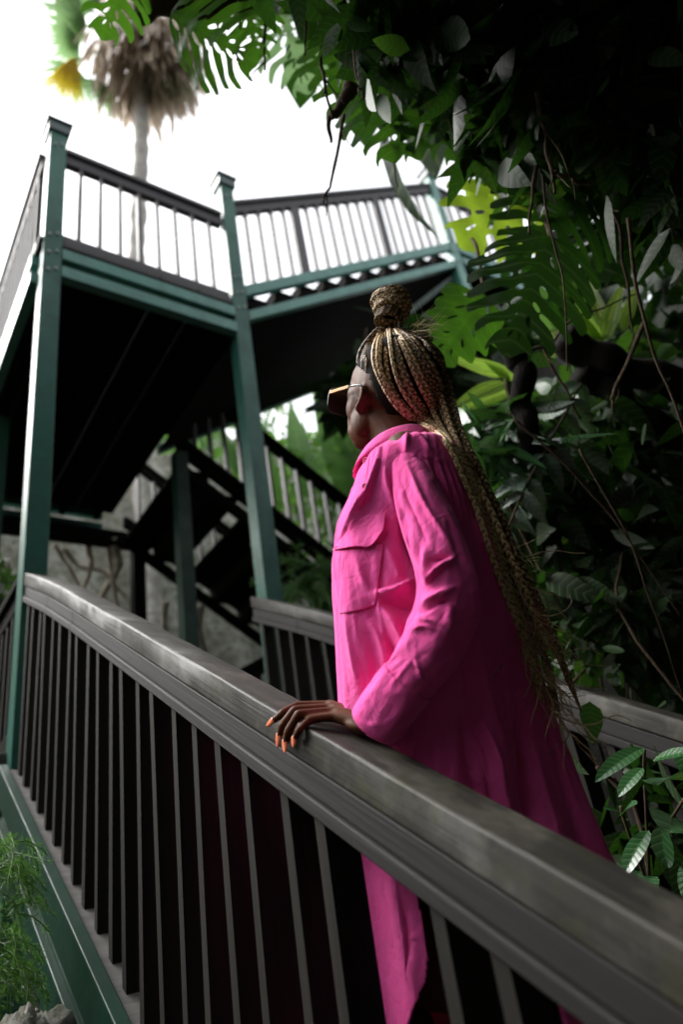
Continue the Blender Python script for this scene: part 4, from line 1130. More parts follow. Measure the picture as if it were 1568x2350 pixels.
M['vari'] = leaf_mat('yellow striped ginger leaf', (.030, .10, .015), (.040, .13, .02), .42, (.30, .50, .06), .38, veinc=(.48, .50, .10))
M['broad'] = leaf_mat('broad light green leaf', (.035, .11, .024), (.070, .17, .045), .36, (.20, .42, .07), .4, veinc=(.16, .28, .07))
M['silver'] = leaf_mat('grey green waxy leaf', (.022, .042, .030), (.042, .068, .050), .12, (.08, .16, .05), .45, .35)
M['gloss'] = leaf_mat('glossy shrub leaf', (.014, .058, .018), (.024, .090, .025), .12, (.08, .22, .03), .25, .6, veinc=(.035, .11, .035))
M['fern'] = leaf_mat('wispy fern green', (.030, .085, .020), (.055, .14, .030), .3, (.15, .35, .05), .5)
M['palmf'] = leaf_mat('palm frond green', (.07, .13, .07), (.12, .20, .11), .35, (.3, .5, .2), .45)
M['dead'] = leaf_mat('dry grey brown palm thatch', (.38, .31, .25), (.70, .62, .54), .3, (.6, .5, .4), .8, .1, 3.)
M['yell'] = leaf_mat('yellowed palm frond', (.50, .34, .02), (.66, .50, .04), .4, (.8, .6, .05), .6)
M['flower'] = leaf_mat('orange flower', (.70, .12, .02), (.80, .35, .02), .3, (.9, .3, .02), .5)
def bark(name, c1, c2, sc=1., stretch=6., d=Z):
    m, nt, b = newmat(name); v = stretched(nt, d, stretch*sc, 22*sc); f = noise_tex(nt, v, 1, 7, .7, .5); g = noise_tex(nt, pos(nt), 5*sc, 6, .7)
    c = ramp(nt, f, [(.3, c1), (.7, c2)]); c = mixc(nt, .5, c, ramp(nt, g, [(.35, (.4, .4, .4)), (.65, (1.3, 1.3, 1.3))]), 'MULTIPLY')
    nt.links.new(c, b.inputs['Base Color']); b.inputs['Roughness'].default_value = .95; b.inputs['Specular IOR Level'].default_value = .12; bump(nt, b, f, .9, .02/sc); return m
M['bark'] = bark('dark wet bark', (.004, .0035, .003), (.014, .0115, .009))
M['root'] = bark('pale aerial root bark', (.28, .24, .19), (.55, .50, .42), 3)
M['vine'] = bark('brown vine bark', (.030, .022, .014), (.095, .070, .045), 3)
M['palmt'] = bark('pale ringed palm trunk', (.22, .21, .19), (.52, .49, .45), 1, 14, vec(1, 0, 0))

class LeafMB(MB):
    """leaf blades: outline half width w(t), length L, tip direction d, face normal nrm, bend"""
    def blade(s, base, d, nrm, L, Wd, bend=.3, fold=.15, nseg=8, shape='lance', wave=0., twist=0., ncross=3, stripes=False, rnd=None):
        d = d/np.linalg.norm(d); nrm = nrm-d*(nrm@d); nrm /= (np.linalg.norm(nrm)+1e-9); sd = np.cross(d, nrm)
        V = []; A = []
        ts = np.linspace(0, 1, nseg+1)
        for t in ts:
            if shape == 'lance': w_ = sin(pi*t**.75)**.8*(1-t*.25)
            elif shape == 'oval': w_ = sin(pi*min(1, t**.85))**.62
            elif shape == 'heart': w_ = (sin(pi*t**.45)**.8) if t > 0 else 0
            elif shape == 'strap': w_ = min(1, t*6+.25)*(1-t**5)
            else: w_ = sin(pi*t)
            w_ = max(w_, .02)*Wd/2
            ang = bend*t*t; cpos = base+d*(L*t*(1-.12*abs(bend)*t))-nrm*(L*bend*.5*t*t)
            nn = nrm*cos(ang)+d*sin(ang); tw = twist*t; s2 = sd*cos(tw)+nn*sin(tw)
            for k in range(-ncross, ncross+1):
                x = k/ncross; V.append(cpos+s2*(w_*x)+nn*(abs(x)*w_*fold+wave*w_*sin(t*17+k*1.3+(rnd or 0))*abs(x)))
                A.append((1.0 if (stripes and ((k*7+int(t*3)) % 3 == 0)) else (.9 if k == 0 else .3)))
        nv_ = max(4, L/(Wd+1e-6)*3.2) if shape != 'strap' else 0
        VE = [t*nv_-abs(k/ncross)*.9 if nv_ else .5 for t in ts for k in range(-ncross, ncross+1)]
        m_ = 2*ncross+1; F = [(i*m_+k, i*m_+k+1, (i+1)*m_+k+1, (i+1)*m_+k) for i in range(nseg) for k in range(m_-1)]
        s.add(V, F, A); s.vein(VE)
        return s
R = random.Random(21)
def rdir(zlo=-1, zhi=1):
    z = R.uniform(zlo, zhi); a = R.uniform(0, 2*pi); q = sqrt(max(0, 1-z*z)); return vec(q*cos(a), q*sin(a), z)
from mathutils.geometry import delaunay_2d_cdt
def monstera_shape(nl=6, holes=True, seed=0, depth=.62):
    """outline (unit length, tip at +y) with deep splits and holes near the midrib"""
    r = random.Random(seed); pts = []; hol = []
    def halfw(t): return .52*sin(pi*min(1, (t*.93+.07))**.62)**.75
    for sgn in (1, -1):
        side = []
        ys = np.linspace(0.02, .93, nl+1)
        for i in range(nl):
            y0, y1 = ys[i], ys[i+1]; ym = (y0+y1)/2; w1 = halfw(ym)*r.uniform(.92, 1.06); lift = .20*(1-ym)-.02+.16*(ym)
            g = .16*(y1-y0)
            # lobe: rises from the sinus to its end
            if depth < .4:
                side += [(w1*(1-depth*.5), y0+g+.10), (w1, ym+lift*.8), (w1*.97, y1-g+lift*.8)]
                if holes: hx = w1*.35; hol.append([(sgn*(hx+.11*w1*cos(t)), ym+.4*lift+.022*sin(t)+.09*w1*cos(t)) for t in np.linspace(0, 2*pi, 9)[:-1]])
                continue
            side += [(w1*(1-depth), y0+g+.02*i/nl), (w1*.75, y0+g*1.2+lift*.55), (w1*.98, y0+(y1-y0)*.35+lift), (w1, ym+lift*1.1), (w1*.93, y1-g+lift*1.05), (w1*.7, y1-g*1.1+lift*.6)]
            if i < nl-1: side += [(halfw(y1)*(1-depth), y1-g*.2)]
            if holes and r.random() < .85:
                hx = w1*.19; hol.append([(sgn*(hx+.045*w1*2*cos(t)+.0), ym+.12*lift+.030*sin(t)+ .35*.09*cos(t)) for t in np.linspace(0, 2*pi, 9)[:-1]])
        pts.append([(sgn*x, y-.04) for x, y in side])
    outline = [(0, 0)]+pts[0]+[(0.0, 1.03)]+pts[1][::-1]
    return outline, [[(x, y-.04) for x, y in h_] for h_ in hol]
def inside(pt, poly):
    x, y = pt; c = False
    for i in range(len(poly)):
        (x0, y0), (x1, y1) = poly[i], poly[i-1]
        if (y0 > y) != (y1 > y) and x < (x1-x0)*(y-y0)/(y1-y0)+x0: c = not c
    return c
def smooth_poly(P, n=3):
    Q = np.array(P+[P[0]]); 
    return [tuple(q) for q in spline(np.vstack([Q]), (len(Q)-1)*n+1)[:-1]]
def monstera(mb, base, d, nrm, L, seed=0, bend=.5, fold=.12, nl=6, depth=.62, holes=True, wid=1.0):
    out, hol = monstera_shape(nl, holes, seed, depth); out = smooth_poly(out, 3)
    vs = [Vector(p) for p in out]; es = [(i, (i+1) % len(out)) for i in range(len(out))]
    for h_ in hol:
        k = len(vs); vs += [Vector(p) for p in h_]; es += [(k+i, k+(i+1) % len(h_)) for i in range(len(h_))]
    for i in range(14):
        for j in range(-7, 8):
            q = (j*.075+.01*(i % 2), i*.08+.02)
            if inside(q, out) and not any(inside(q, h_) for h_ in hol): vs.append(Vector(q))
    v2, e2, f2, *_ = delaunay_2d_cdt(vs, es, [], 1, 1e-4)
    V2 = np.array([tuple(v) for v in v2]); F = []
    for f in f2:
        cc = V2[list(f)].mean(0)
        if inside(cc, out) and not any(inside(cc, h_) for h_ in hol): F.append(tuple(f))
    d = d/np.linalg.norm(d); nrm = nrm-d*(nrm@d); nrm /= np.linalg.norm(nrm); sd = np.cross(d, nrm)
    x, y = V2[:, 0]*wid, V2[:, 1]
    zc = -bend*.5*y*y+fold*np.abs(x)-.55*x*x+.02*np.sin(y*22+x*9+seed)
    P = base+L*(x[:, None]*sd+(y*(1-.1*bend*y))[:, None]*d+zc[:, None]*nrm)
    A = np.where(np.abs(x) < .018, .95, .3)
    mb.add(P, F, A); mb.vein(y*9-np.abs(x)*4)

def flat_leaf_cluster(mb, c, n, size, spread, shape='lance', ratio=.35, droop=.4, nseg=5, ncross=1):
    for _ in range(n):
        d = rdir(-1, .5); d[2] -= droop; b0 = c+rdir()*spread*R.random()
        mb.blade(b0, d, rdir(.2, 1), size*R.uniform(.6, 1.2), size*ratio*R.uniform(.7, 1.2), R.uniform(-.2, .8), R.uniform(0, .3), nseg, shape, ncross=ncross)

def plant(name, label, cat, loc, group=None): return thing(name, label, cat, loc, group)

# ---- dark tree at the right with its crown over and behind the viewer (keeps the right side in shade)
tree = plant('jungle_tree', 'huge dark tree at the right whose leaves hang over the stair', 'tree', W(.85, -1.3, -1.3))
mb = MB()
tp = [at_v(1750, 2300, 1.5)+Lh*1.2+vec(0, 0, -1.5), at_v(2000, 1700, 1.9)+Lh*.2, at_v(1880, 1000, 2.0), at_v(1790, 500, 2.0), at_v(1700, 100, 2.1), at_v(1600, -300, 2.3)]
Q = spline(tp, 60); rr = np.linspace(.34, .20, 60)
n2 = 60; G = np.zeros((60, n2, 3)); T_ = np.gradient(Q, axis=0); T_ /= np.linalg.norm(T_, axis=1, keepdims=True)
for i in range(60):
    u_ = np.cross(T_[i], Vh); u_ /= np.linalg.norm(u_); w_ = np.cross(T_[i], u_)
    for j in range(n2):
        a = 2*pi*j/n2; dv = cos(a)*u_+sin(a)*w_; G[i, j] = Q[i]+dv*rr[i]*(1+.22*nz3(cos(a)*1.6, sin(a)*1.6, i*.05)+.08*sin(a*7+i*.1))
mb.grid(G, closed=True); build('trunk', mb, M['bark'], tree, True)
mb = MB()
for a, b_, r0, r1 in (((1480, 60), (1150, -60), .10, .05), ((1150, -60), (860, 40), .05, .03), ((1500, 400), (1250, 200), .07, .03), ((1480, 0), (700, -500), .14, .05), ((1500, -100), (1900, -900), .14, .06), ((1450, -200), (300, -900), .12, .04)):
    p0, p1 = at_v(*a, 1.9), at_v(*b_, 1.9); mm = (p0+p1)/2+rdir()*.08
    mb.tube(spline([p0, mm, p1], 16), np.linspace(r0, r1, 16), 10)
build('limb', mb, M['bark'], tree, True)
# crown: thousands of leaves filling the volume above right, right and behind
cm = LeafMB(); cnt = 0
edge = [(560, -40), (640, 40), (740, 60), (790, 200), (850, 290), (930, 330), (1000, 300), (1060, 350), (1120, 430), (1180, 500), (1250, 480), (1330, 500), (1420, 520), (1500, 600), (1568, 660)]
def edge_y(x): return float(np.interp(x, [e[0] for e in edge], [e[1] for e in edge]))
def place(x, y, dist, size, k=3, shape='lance', ratio=.4):
    dd = D(x, y); dd /= np.linalg.norm(dd); c = dd*dist; flat_leaf_cluster(cm, c, k, size, size*.6, shape, ratio)
ce = LeafMB()
for _ in range(2600):
    x = R.uniform(560, 1900); y = R.uniform(-700, edge_y(min(x, 1568))-60-70*R.random())
    dens = min(1, max(.15, (x-650)/420))
    if x < 860 and y > edge_y(x)-150: continue
    if R.random() < dens:
        place(x, y, R.uniform(2.1, 3.6), .17, 3)
        if R.random() < .3: dd = D(x, y); flat_leaf_cluster(ce, dd/np.linalg.norm(dd)*R.uniform(2.1, 3.6), 2, .16, .14, 'lance', .35)
mbc_ = cm
for _ in range(5200):                 # beyond the frame: above, right, behind
    az = R.uniform(-110, 250); el = R.uniform(8, 90)
    if az < 48 and el < 62: continue
    if az < 0 and el < 77: continue
    if az > 212 and el < 52: continue
    dd = vec(sin(radians(az))*cos(radians(el)), cos(radians(az))*cos(radians(el)), sin(radians(el)))
    c = dd*R.uniform(3.0, 4.6)+vec(.2, .2, .2); flat_leaf_cluster(cm, c, 2, .5, .35, 'oval', .6, nseg=4)
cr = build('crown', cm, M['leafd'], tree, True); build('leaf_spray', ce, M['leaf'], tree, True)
print('crown faces', len(cr.data.polygons))
# ---- hedge added out of view, left and behind, to shade the posts, railing and dress
shade_hedge = plant('shade_hedge', 'added unseen leaf screen left of and behind the camera, shading the stair', 'shade_hedge', W(-6, -2, -2.4))
hm = LeafMB()
for _ in range(1500):
    az = R.uniform(-150, -50); d_ = R.uniform(5.5, 7.0); top = 3.6 if az > -120 else 2.8
    if az > -62: top *= (-50-az)/12
    c = vec(sin(radians(az))*d_, cos(radians(az))*d_, R.uniform(-2.4, top)); flat_leaf_cluster(hm, c, 2, .6, .4, 'oval', .6, nseg=3)
for _ in range(1300):
    az = R.uniform(62, 215); d_ = R.uniform(7.5, 9.5)
    flat_leaf_cluster(hm, vec(sin(radians(az))*d_, cos(radians(az))*d_, R.uniform(-3.0, 2.8)), 2, .8, .5, 'oval', .6, nseg=3)
build('foliage', hm, M['leafd'], shade_hedge, True)
mb = MB()
for az in range(-145, -50, 16): mb.tube([vec(sin(radians(az))*6.3, cos(radians(az))*6.3, -3.), vec(sin(radians(az))*6.3, cos(radians(az))*6.3, 1.5)], [.09, .05], 8)
build('stem', mb, M['bark'], shade_hedge, True)

def apx(x, y, k): d = D(x, y); return d*k                     # point at forward depth k
def leaf_px(mb, b_, t_, kb, kt, ratio, nrm=None, **kw):
    p, q = apx(*b_, kb), apx(*t_, kt); d = q-p; L = np.linalg.norm(d)
    n_ = -(p/np.linalg.norm(p)) if nrm is None else nrm
    if kw.pop('mon', False): monstera(mb, p, d, n_, L/ .98, wid=ratio, **kw)
    else: mb.blade(p, d, n_, L*1.05, L*ratio, **kw)
TOC = lambda x, y: -D(x, y)/np.linalg.norm(D(x, y))
# ---- monstera climbing in the tree
mon = plant('monstera_vine', 'climbing split leaf plant hanging from the tree over the stair', 'climbing plant', apx(1180, 300, 2.4))
specs = [ # base, tip, depth base, depth tip, width, kwargs, material
 ((395, 30), (570, 130), 2.2, 2.15, 1.0, dict(seed=1, nl=7, depth=.72, bend=.35, fold=-.25), 'mons'),
 ((290, -60), (240, 70), 2.3, 2.2, .8, dict(seed=2, nl=5, depth=.7, bend=.2), 'mons'),
 ((560, -20), (585, 110), 2.5, 2.4, .8, dict(seed=3, nl=6, depth=.8, bend=.3), 'mons'),
 ((640, 0), (700, 190), 3.4, 3.3, .8, dict(seed=4, nl=7, depth=.86, bend=.3), 'palmf'),
 ((820, 60), (800, 250), 2.5, 2.4, 1.0, dict(seed=5, nl=6, depth=.6, bend=.3), 'mons'),
 ((870, 170), (905, 350), 2.3, 2.25, 1.1, dict(seed=6, nl=6, depth=.88, bend=.3, holes=False), 'mons'),
 ((930, 200), (960, 345), 2.35, 2.25, .8, dict(seed=7, nl=5, depth=.85, bend=.2, holes=False), 'mons'),
 ((1000, 190), (1050, 340), 2.5, 2.4, .9, dict(seed=8, nl=6, depth=.75, bend=.4), 'mons'),
 ((1205, 400), (1075, 545), 2.6, 2.5, 1.15, dict(seed=9, nl=5, depth=.50, bend=.35), 'monl'),
 ((1170, 380), (1080, 440), 2.65, 2.6, 1.0, dict(seed=10, nl=4, depth=.4, bend=.3), 'monl'),
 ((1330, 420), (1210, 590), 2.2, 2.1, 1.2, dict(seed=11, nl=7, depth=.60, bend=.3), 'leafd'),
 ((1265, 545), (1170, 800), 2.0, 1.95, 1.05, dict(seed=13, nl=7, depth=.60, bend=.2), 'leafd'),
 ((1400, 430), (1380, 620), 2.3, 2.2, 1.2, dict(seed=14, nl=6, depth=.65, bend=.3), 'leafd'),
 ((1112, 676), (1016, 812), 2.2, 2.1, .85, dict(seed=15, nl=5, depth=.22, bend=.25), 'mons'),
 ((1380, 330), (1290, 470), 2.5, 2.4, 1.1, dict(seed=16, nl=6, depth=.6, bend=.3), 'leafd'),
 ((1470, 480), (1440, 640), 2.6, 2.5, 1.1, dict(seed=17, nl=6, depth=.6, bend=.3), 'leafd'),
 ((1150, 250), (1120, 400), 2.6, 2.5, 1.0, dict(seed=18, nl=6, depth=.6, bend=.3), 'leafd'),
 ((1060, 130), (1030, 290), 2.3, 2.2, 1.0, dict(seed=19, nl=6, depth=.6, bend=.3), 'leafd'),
]
stems = MB()
for b_, t_, kb, kt, wd, kw, mt in specs:
    lm = LeafMB(); leaf_px(lm, b_, t_, kb, kt, wd, mon=True, **kw); o = build('leaf', lm, M[mt], mon, True)
    p = apx(*b_, kb); top = p+vec(R.uniform(.05, .3), R.uniform(-.1, .2), R.uniform(.25, .5)); stems.tube(spline([p, (p+top)/2+rdir()*.05, top], 10), [.006]*10, 6)
build('stem', stems, M['vine'], mon, True)
# long glossy drooping leaves among them
dl = plant('epiphyte', 'long drooping shiny leaves hanging in the tree above the right post', 'plant', apx(950, 150, 2.1))
lm = LeafMB()
for b_, t_, k, r in (((900, 20), (912, 160), 2.0, .34), ((955, 60), (968, 200), 2.0, .42), ((1010, 215), (1085, 395), 2.0, .33), ((1075, 330), (1175, 405), 2.0, .55), ((985, 150), (965, 255), 2.1, .25), ((1000, 330), (1045, 235), 2.2, .3), ((870, 160), (935, 215), 1.9, .6), ((1225, 0), (1228, 70), 1.9, .2), ((925, 120), (905, 60), 2.2, .3), ((1010, 290), (950, 215), 2.3, .2)):
    leaf_px(lm, b_, t_, k, k-.05, r, bend=.25, fold=.25, wave=.12, nseg=16, ncross=4, nrm=TOC(*b_)+rdir()*.7)
build('foliage', lm, M['silver'], dl, True)
# staghorn-like fern with folded tips
sf = plant('staghorn_fern', 'hanging fern with folded grey green antler leaves in the upper right', 'fern', apx(1200, 120, 1.8))
lm = LeafMB()
for b_, t_, k, r in (((1270, -20), (1300, 110), 1.8, .7), ((1270, 0), (1120, 205), 1.85, .28), ((1240, 60), (1080, 300), 1.85, .22), ((1230, 120), (1100, 280), 1.8, .26), ((1220, 150), (1120, 300), 1.75, .24), ((1250, 90), (1160, 310), 1.8, .28), ((1300, 30), (1190, 250), 1.9, .25)):
    leaf_px(lm, b_, t_, k, k-.1, r, bend=.5, fold=.5, wave=.25, nseg=20, ncross=4, twist=1.2, rnd=b_[0], nrm=TOC(*b_)+rdir()*.5)
build('foliage', lm, M['leafd'], sf, True)
sv = plant('lobed_fern', 'pale grey green deeply lobed fern behind the braids', 'fern', apx(1260, 1150, 2.3))
lm = LeafMB()
ax = spline([apx(1335, 880, 2.4), apx(1270, 1000, 2.3), apx(1210, 1110, 2.2), apx(1165, 1215, 2.15)], 12)
for i in range(12):
    dd = ax[min(11, i+1)]-ax[max(0, i-1)]; dd /= np.linalg.norm(dd)
    for sg in (1, -1):
        sdv = np.cross(dd, TOC(1250, 1100))*sg; Ln = (.13-.004*i)*R.uniform(.5, 1.3)
        if R.random() < .25: continue
        lm.blade(ax[i], sdv*.8+dd*.75+rdir()*.25, TOC(1250, 1100)+rdir()*.6+Z*.5, Ln, Ln*.42, .8, .25, 10, 'lance', wave=.15, ncross=3, rnd=i)
for b_, t_ in (((1330, 1335), (1230, 1400)), ((1330, 1340), (1300, 1410))): leaf_px(lm, b_, t_, 2.3, 2.2, .4, bend=.5, wave=.2, nseg=12)
build('foliage', lm, M['silver'], sv, True)
mb = MB(); mb.tube(ax, .004, 6); build('stem', mb, M['vine'], sv, True)

# ---- ginger with yellow striped leaves
def ginger(label, spec, k0, loc):
    g = plant('variegated_ginger', label, 'plant', apx(*loc, k0), 'striped ginger plants'); lm = LeafMB()
    for b_, t_, dk, r in spec: leaf_px(lm, b_, t_, k0, k0-dk, r, bend=.5, fold=.18, nseg=14, ncross=5, stripes=True, shape='lance', nrm=TOC(*b_)+Z*.5+rdir()*.3)
    build('foliage', lm, M['vari'], g, True)
    mb = MB(); p = apx(*spec[0][0], k0); mb.tube([p, p-vec(.05, 0, .35), p-vec(.1, -.1, .8)], .008, 6); build('stem', mb, M['vine'], g, True)
ginger('yellow striped ginger at the right, below the far walkway', [((1380, 790), (1300, 690), .1, .3), ((1390, 780), (1420, 650), .1, .36), ((1330, 760), (1235, 745), .1, .22), ((1400, 770), (1240, 790), .15, .26), ((1400, 770), (1345, 640), .0, .25), ((1430, 760), (1460, 650), .1, .3), ((1380, 800), (1330, 720), .1, .3)], 3.0, (1390, 800))
ginger('yellow striped ginger just right of the braids and bun', [((1160, 860), (1040, 815), .1, .26), ((1165, 880), (1048, 905), .15, .28), ((1170, 900), (1052, 935), .1, .26), ((1180, 870), (1120, 830), .1, .3)], 2.9, (1180, 900))
bl = plant('broad_leaf_plant', 'large plain light green leaves below the far walkway at the right', 'plant', apx(1320, 800, 3.3)); lm = LeafMB()
for b_, t_, r in (((1400, 800), (1300, 600), .55), ((1300, 800), (1225, 650), .5), ((1430, 850), (1390, 700), .4), ((1350, 770), (1245, 690), .5)): leaf_px(lm, b_, t_, 3.4, 3.3, r, bend=.3, nseg=12, ncross=4)
build('foliage', lm, M['broad'], bl, True)
mb = MB(); mb.tube([apx(1400, 800, 3.4), apx(1420, 1000, 3.4)], .012, 6); build('stem', mb, M['vine'], bl, True)
# ---- big banana leaf and soft plants behind the back railing
bn = plant('banana_plant', 'big green banana leaf behind the glasses, in front of the rock', 'plant', W(4.0, 4.0, 2.5)); lm = LeafMB()
for b_, t_, k, r in (((930, 1230), (700, 880), 7.5, .42), ((850, 1230), (830, 850), 7.6, .35), ((720, 1150), (650, 920), 7.7, .3), ((590, 1160), (500, 960), 7.7, .22), ((640, 1180), (590, 960), 7.9, .2)):
    leaf_px(lm, b_, t_, k, k+.1, r, bend=.3, fold=.1, nseg=16, ncross=5, nrm=TOC(*b_)+rdir()*.4)
build('foliage', lm, M['broad'], bn, True)
mb = MB(); mb.tube([apx(930, 1230, 7.5), apx(930, 1500, 7.5)], .06, 8); build('stem', mb, M['vine'], bn, True)
bk = plant('shrub', 'mixed pale green shrubs seen through the sloping back railing', 'shrub', W(3.5, 4.2, 2.2)); lm = LeafMB()
for _ in range(800):
    x, y = R.uniform(330, 900), R.uniform(880, 1330); 
    if y < 960 and x > 640: continue
    if y > 1010+max(0, x-440)*.79: continue
    k = R.uniform(7.7, 9); flat_leaf_cluster(lm, apx(x, y, k), 3, R.uniform(.12, .32), .2, R.choice(['lance', 'oval', 'strap']), R.choice([.15, .3, .45]))
build('foliage', lm, M['broad'], bk, True)
bk2 = plant('shrub', 'dark green shrubs at the foot of the rock under the stair', 'shrub', W(2.5, 3.6, .5)); lm = LeafMB()
for _ in range(420):
    x, y = R.uniform(660, 1050), R.uniform(1250, 1600); flat_leaf_cluster(lm, apx(x, y, R.uniform(6.0, 7.2)), 3, R.uniform(.1, .25), .2, 'lance', .35)
for _ in range(120):
    x, y = R.uniform(-60, 40), R.uniform(1280, 1700); flat_leaf_cluster(lm, apx(x, y, R.uniform(4.5, 6)), 3, R.uniform(.1, .25), .2, 'lance', .35)
build('foliage', lm, M['leaf'], bk2, True)
fl = plant('flower', 'small orange flower spike left of the pocket flap', 'flower', apx(785, 1215, 7.2)); lm = LeafMB()
for i in range(7): leaf_px(lm, (786+R.uniform(-3, 3), 1228-i*5), (786+R.choice([-1, 1])*R.uniform(5, 11), 1215-i*5), 7.2, 7.2, .45, nseg=4, ncross=1)
build('bloom', lm, M['flower'], fl, True)
# ---- bits on the rock: aerial roots
def rootline(label, pts, k, r, mat='root', name='aerial_root', cat='root', group=None, kend=None, branches=0, taper=.5):
    t = thing(name, label, cat, apx(*pts[0], k), group)
    ks = np.linspace(k, kend or k, len(pts)); P = spline([apx(*p, q) for p, q in zip(pts, ks)], len(pts)*9)
    P = P+np.array([[mnoise.noise(Vector((i*.13, k, 0))), mnoise.noise(Vector((i*.13, k, 5))), 0] for i in range(len(P))])*min(r, .02)*1.4
    mb = MB(); rr = np.linspace(r, r*taper, len(P))*(1+.16*np.array([mnoise.noise(Vector((i*.22, k, 9))) for i in range(len(P))]))
    mb.tube(P, rr, 12)
    build('strand', mb, M[mat], t, True)
    if branches:
        mb = MB()
        for _ in range(branches):
            i = R.randint(3, len(P)-3); q = P[i]+(rdir()*.6-Z)*R.uniform(.05, .12); mb.tube(spline([P[i], (P[i]+q)/2+rdir()*.01, q], 6), [r*.45, r*.4, r*.35, r*.3, r*.2, r*.1], 5)
        build('rootlet', mb, M[mat], t, True)
    return t
RG = 'pale roots hanging over the rock'
for lb, pts, r in (('thick pale root curving over the rock left of the dark post', [(262, 1235), (275, 1290), (255, 1330), (230, 1380), (215, 1420)], .045),
        ('straight pale root on the rock just left of the dark post', [(205, 1250), (212, 1290), (196, 1340), (190, 1380)], .035),
        ('thin pale root slanting over the rock beside the corner post', [(130, 1250), (160, 1300), (185, 1350), (200, 1380)], .025),
        ('pale root hanging beside the dark back post', [(252, 1240), (262, 1330), (268, 1400), (266, 1440)], .028),
        ('long pale root on the rock right of the dark post', [(385, 1380), (380, 1430), (372, 1480), (360, 1500)], .035),
        ('pale root hugging the green post under the landing', [(462, 1390), (458, 1450), (470, 1500), (478, 1560)], .05),
        ('pale forked root at the left edge by the corner post', [(20, 1290), (30, 1340), (48, 1380), (40, 1420)], .03),
        ('crooked pale root crossing the rock below the landing', [(150, 1260), (190, 1300), (240, 1310), (262, 1345), (290, 1370)], .03)):
    rootline(lb, pts, 6.6, r, group=RG)
# ---- hanging roots and twigs in front of the sky
HG = 'thin roots hanging from the tree'
for lb, pts, k, r in (
    ('long brown root hanging down to the knobbly stub', [(732, -20), (735, 90), (742, 170), (760, 270)], 2.1, .0075),
    ('brown root hanging left of the big dark leaves', [(786, -20), (808, 90), (832, 200), (842, 232)], 1.9, .008),
    ('short root hanging at the left of the branch end', [(548, -15), (548, 45), (552, 75), (540, 138)], 2.2, .004),
    ('dark root hanging beside the big split leaf', [(612, -15), (606, 70), (608, 165)], 2.2, .006),
    ('thin root end hanging over the pale frond', [(684, -15), (700, 60), (700, 130)], 2.1, .005),
    ('long thin root hanging from the stub down to the railing', [(790, 262), (768, 370), (756, 430), (738, 462)], 2.3, .0065),
    ('fine thread hanging in the sky above the right post', [(893, 330), (905, 390), (913, 432)], 2.3, .004),
    ('forked twig hanging in front of the shiny leaf', [(965, 60), (985, 160), (1020, 240), (1048, 335)], 1.9, .004),
    ('thin twig ending in a spike among the shiny leaves', [(975, -20), (978, 80), (990, 200)], 1.85, .004),
    ('pale forked twig hanging in front of the split leaves', [(1228, 212), (1252, 300), (1265, 380), (1274, 440)], 1.7, .007),
    ('side twig reaching right from the pale forked twig', [(1268, 395), (1310, 408), (1360, 430)], 1.7, .0055),
    ('very long thin thread hanging past the dark split leaf', [(1244, 400), (1262, 520), (1290, 620), (1300, 740), (1305, 850)], 1.75, .003),
    ('dark root beside the pale forked twig', [(1230, 380), (1222, 460), (1215, 540)], 1.75, .005),
    ('brown root hanging near the top right', [(1085, 20), (1105, 90), (1118, 150)], 1.8, .008),
    ('long brown vine falling to the lower right', [(1440, 500), (1475, 720), (1540, 900), (1600, 1080)], 1.75, .005),
    ('dark vine at the right crossing the ginger', [(1385, 430), (1420, 520), (1440, 640), (1450, 760)], 1.9, .006),
    ('thin vine slanting down across the dark foliage', [(1180, 960), (1290, 1060), (1400, 1180), (1568, 1420)], 2.0, .0035),
    ('thin curved vine low in the dark foliage', [(1330, 1030), (1440, 1230), (1510, 1420), (1568, 1600)], 2.0, .0035),
    ('curved brown stem from the gnarled branch', [(1190, 820), (1240, 800), (1290, 880), (1330, 960)], 2.3, .006),
    ('pale straight stick leaning behind the ginger', [(1480, 740), (1430, 850), (1400, 920)], 2.3, .008),
    ('fine arching stem over the striped ginger', [(1260, 800), (1310, 735), (1400, 700), (1460, 672)], 2.2, .004)):
    rootline(lb, pts, k, r, mat='vine', name='hanging_root', group=HG, branches=2 if r > .005 else 0)
rootline('knobbly dark branch stub hanging in the sky above the rising railing', [(812, 190), (790, 225), (768, 262), (748, 318)], 2.15, .026, mat='vine', name='branch', cat='branch', taper=.15)
rootline('thick brown branch crossing the top of the picture', [(660, -60), (520, 0), (400, 12), (300, 20)], 2.4, .055, mat='vine', name='branch', cat='branch', taper=.75)
rootline('gnarled dark upright branch right of the braids', [(1180, 805), (1195, 860), (1200, 950), (1230, 1040)], 2.3, .035, mat='bark', name='branch', cat='branch', taper=1)
rootline('dark heavy branch crossing the foliage at the right', [(1290, 770), (1380, 830), (1470, 860), (1620, 900)], 2.5, .055, mat='bark', name='branch', cat='branch', taper=1)
rootline('second dark branch below the heavy one at the right', [(1330, 850), (1400, 900), (1470, 960), (1580, 1010)], 2.5, .045, mat='bark', name='branch', cat='branch', taper=1)
rootline('slanting dark branch behind the lobed fern', [(1250, 1080), (1330, 1180), (1420, 1290), (1500, 1420)], 2.5, .02, mat='bark', name='branch', cat='branch', taper=.7)

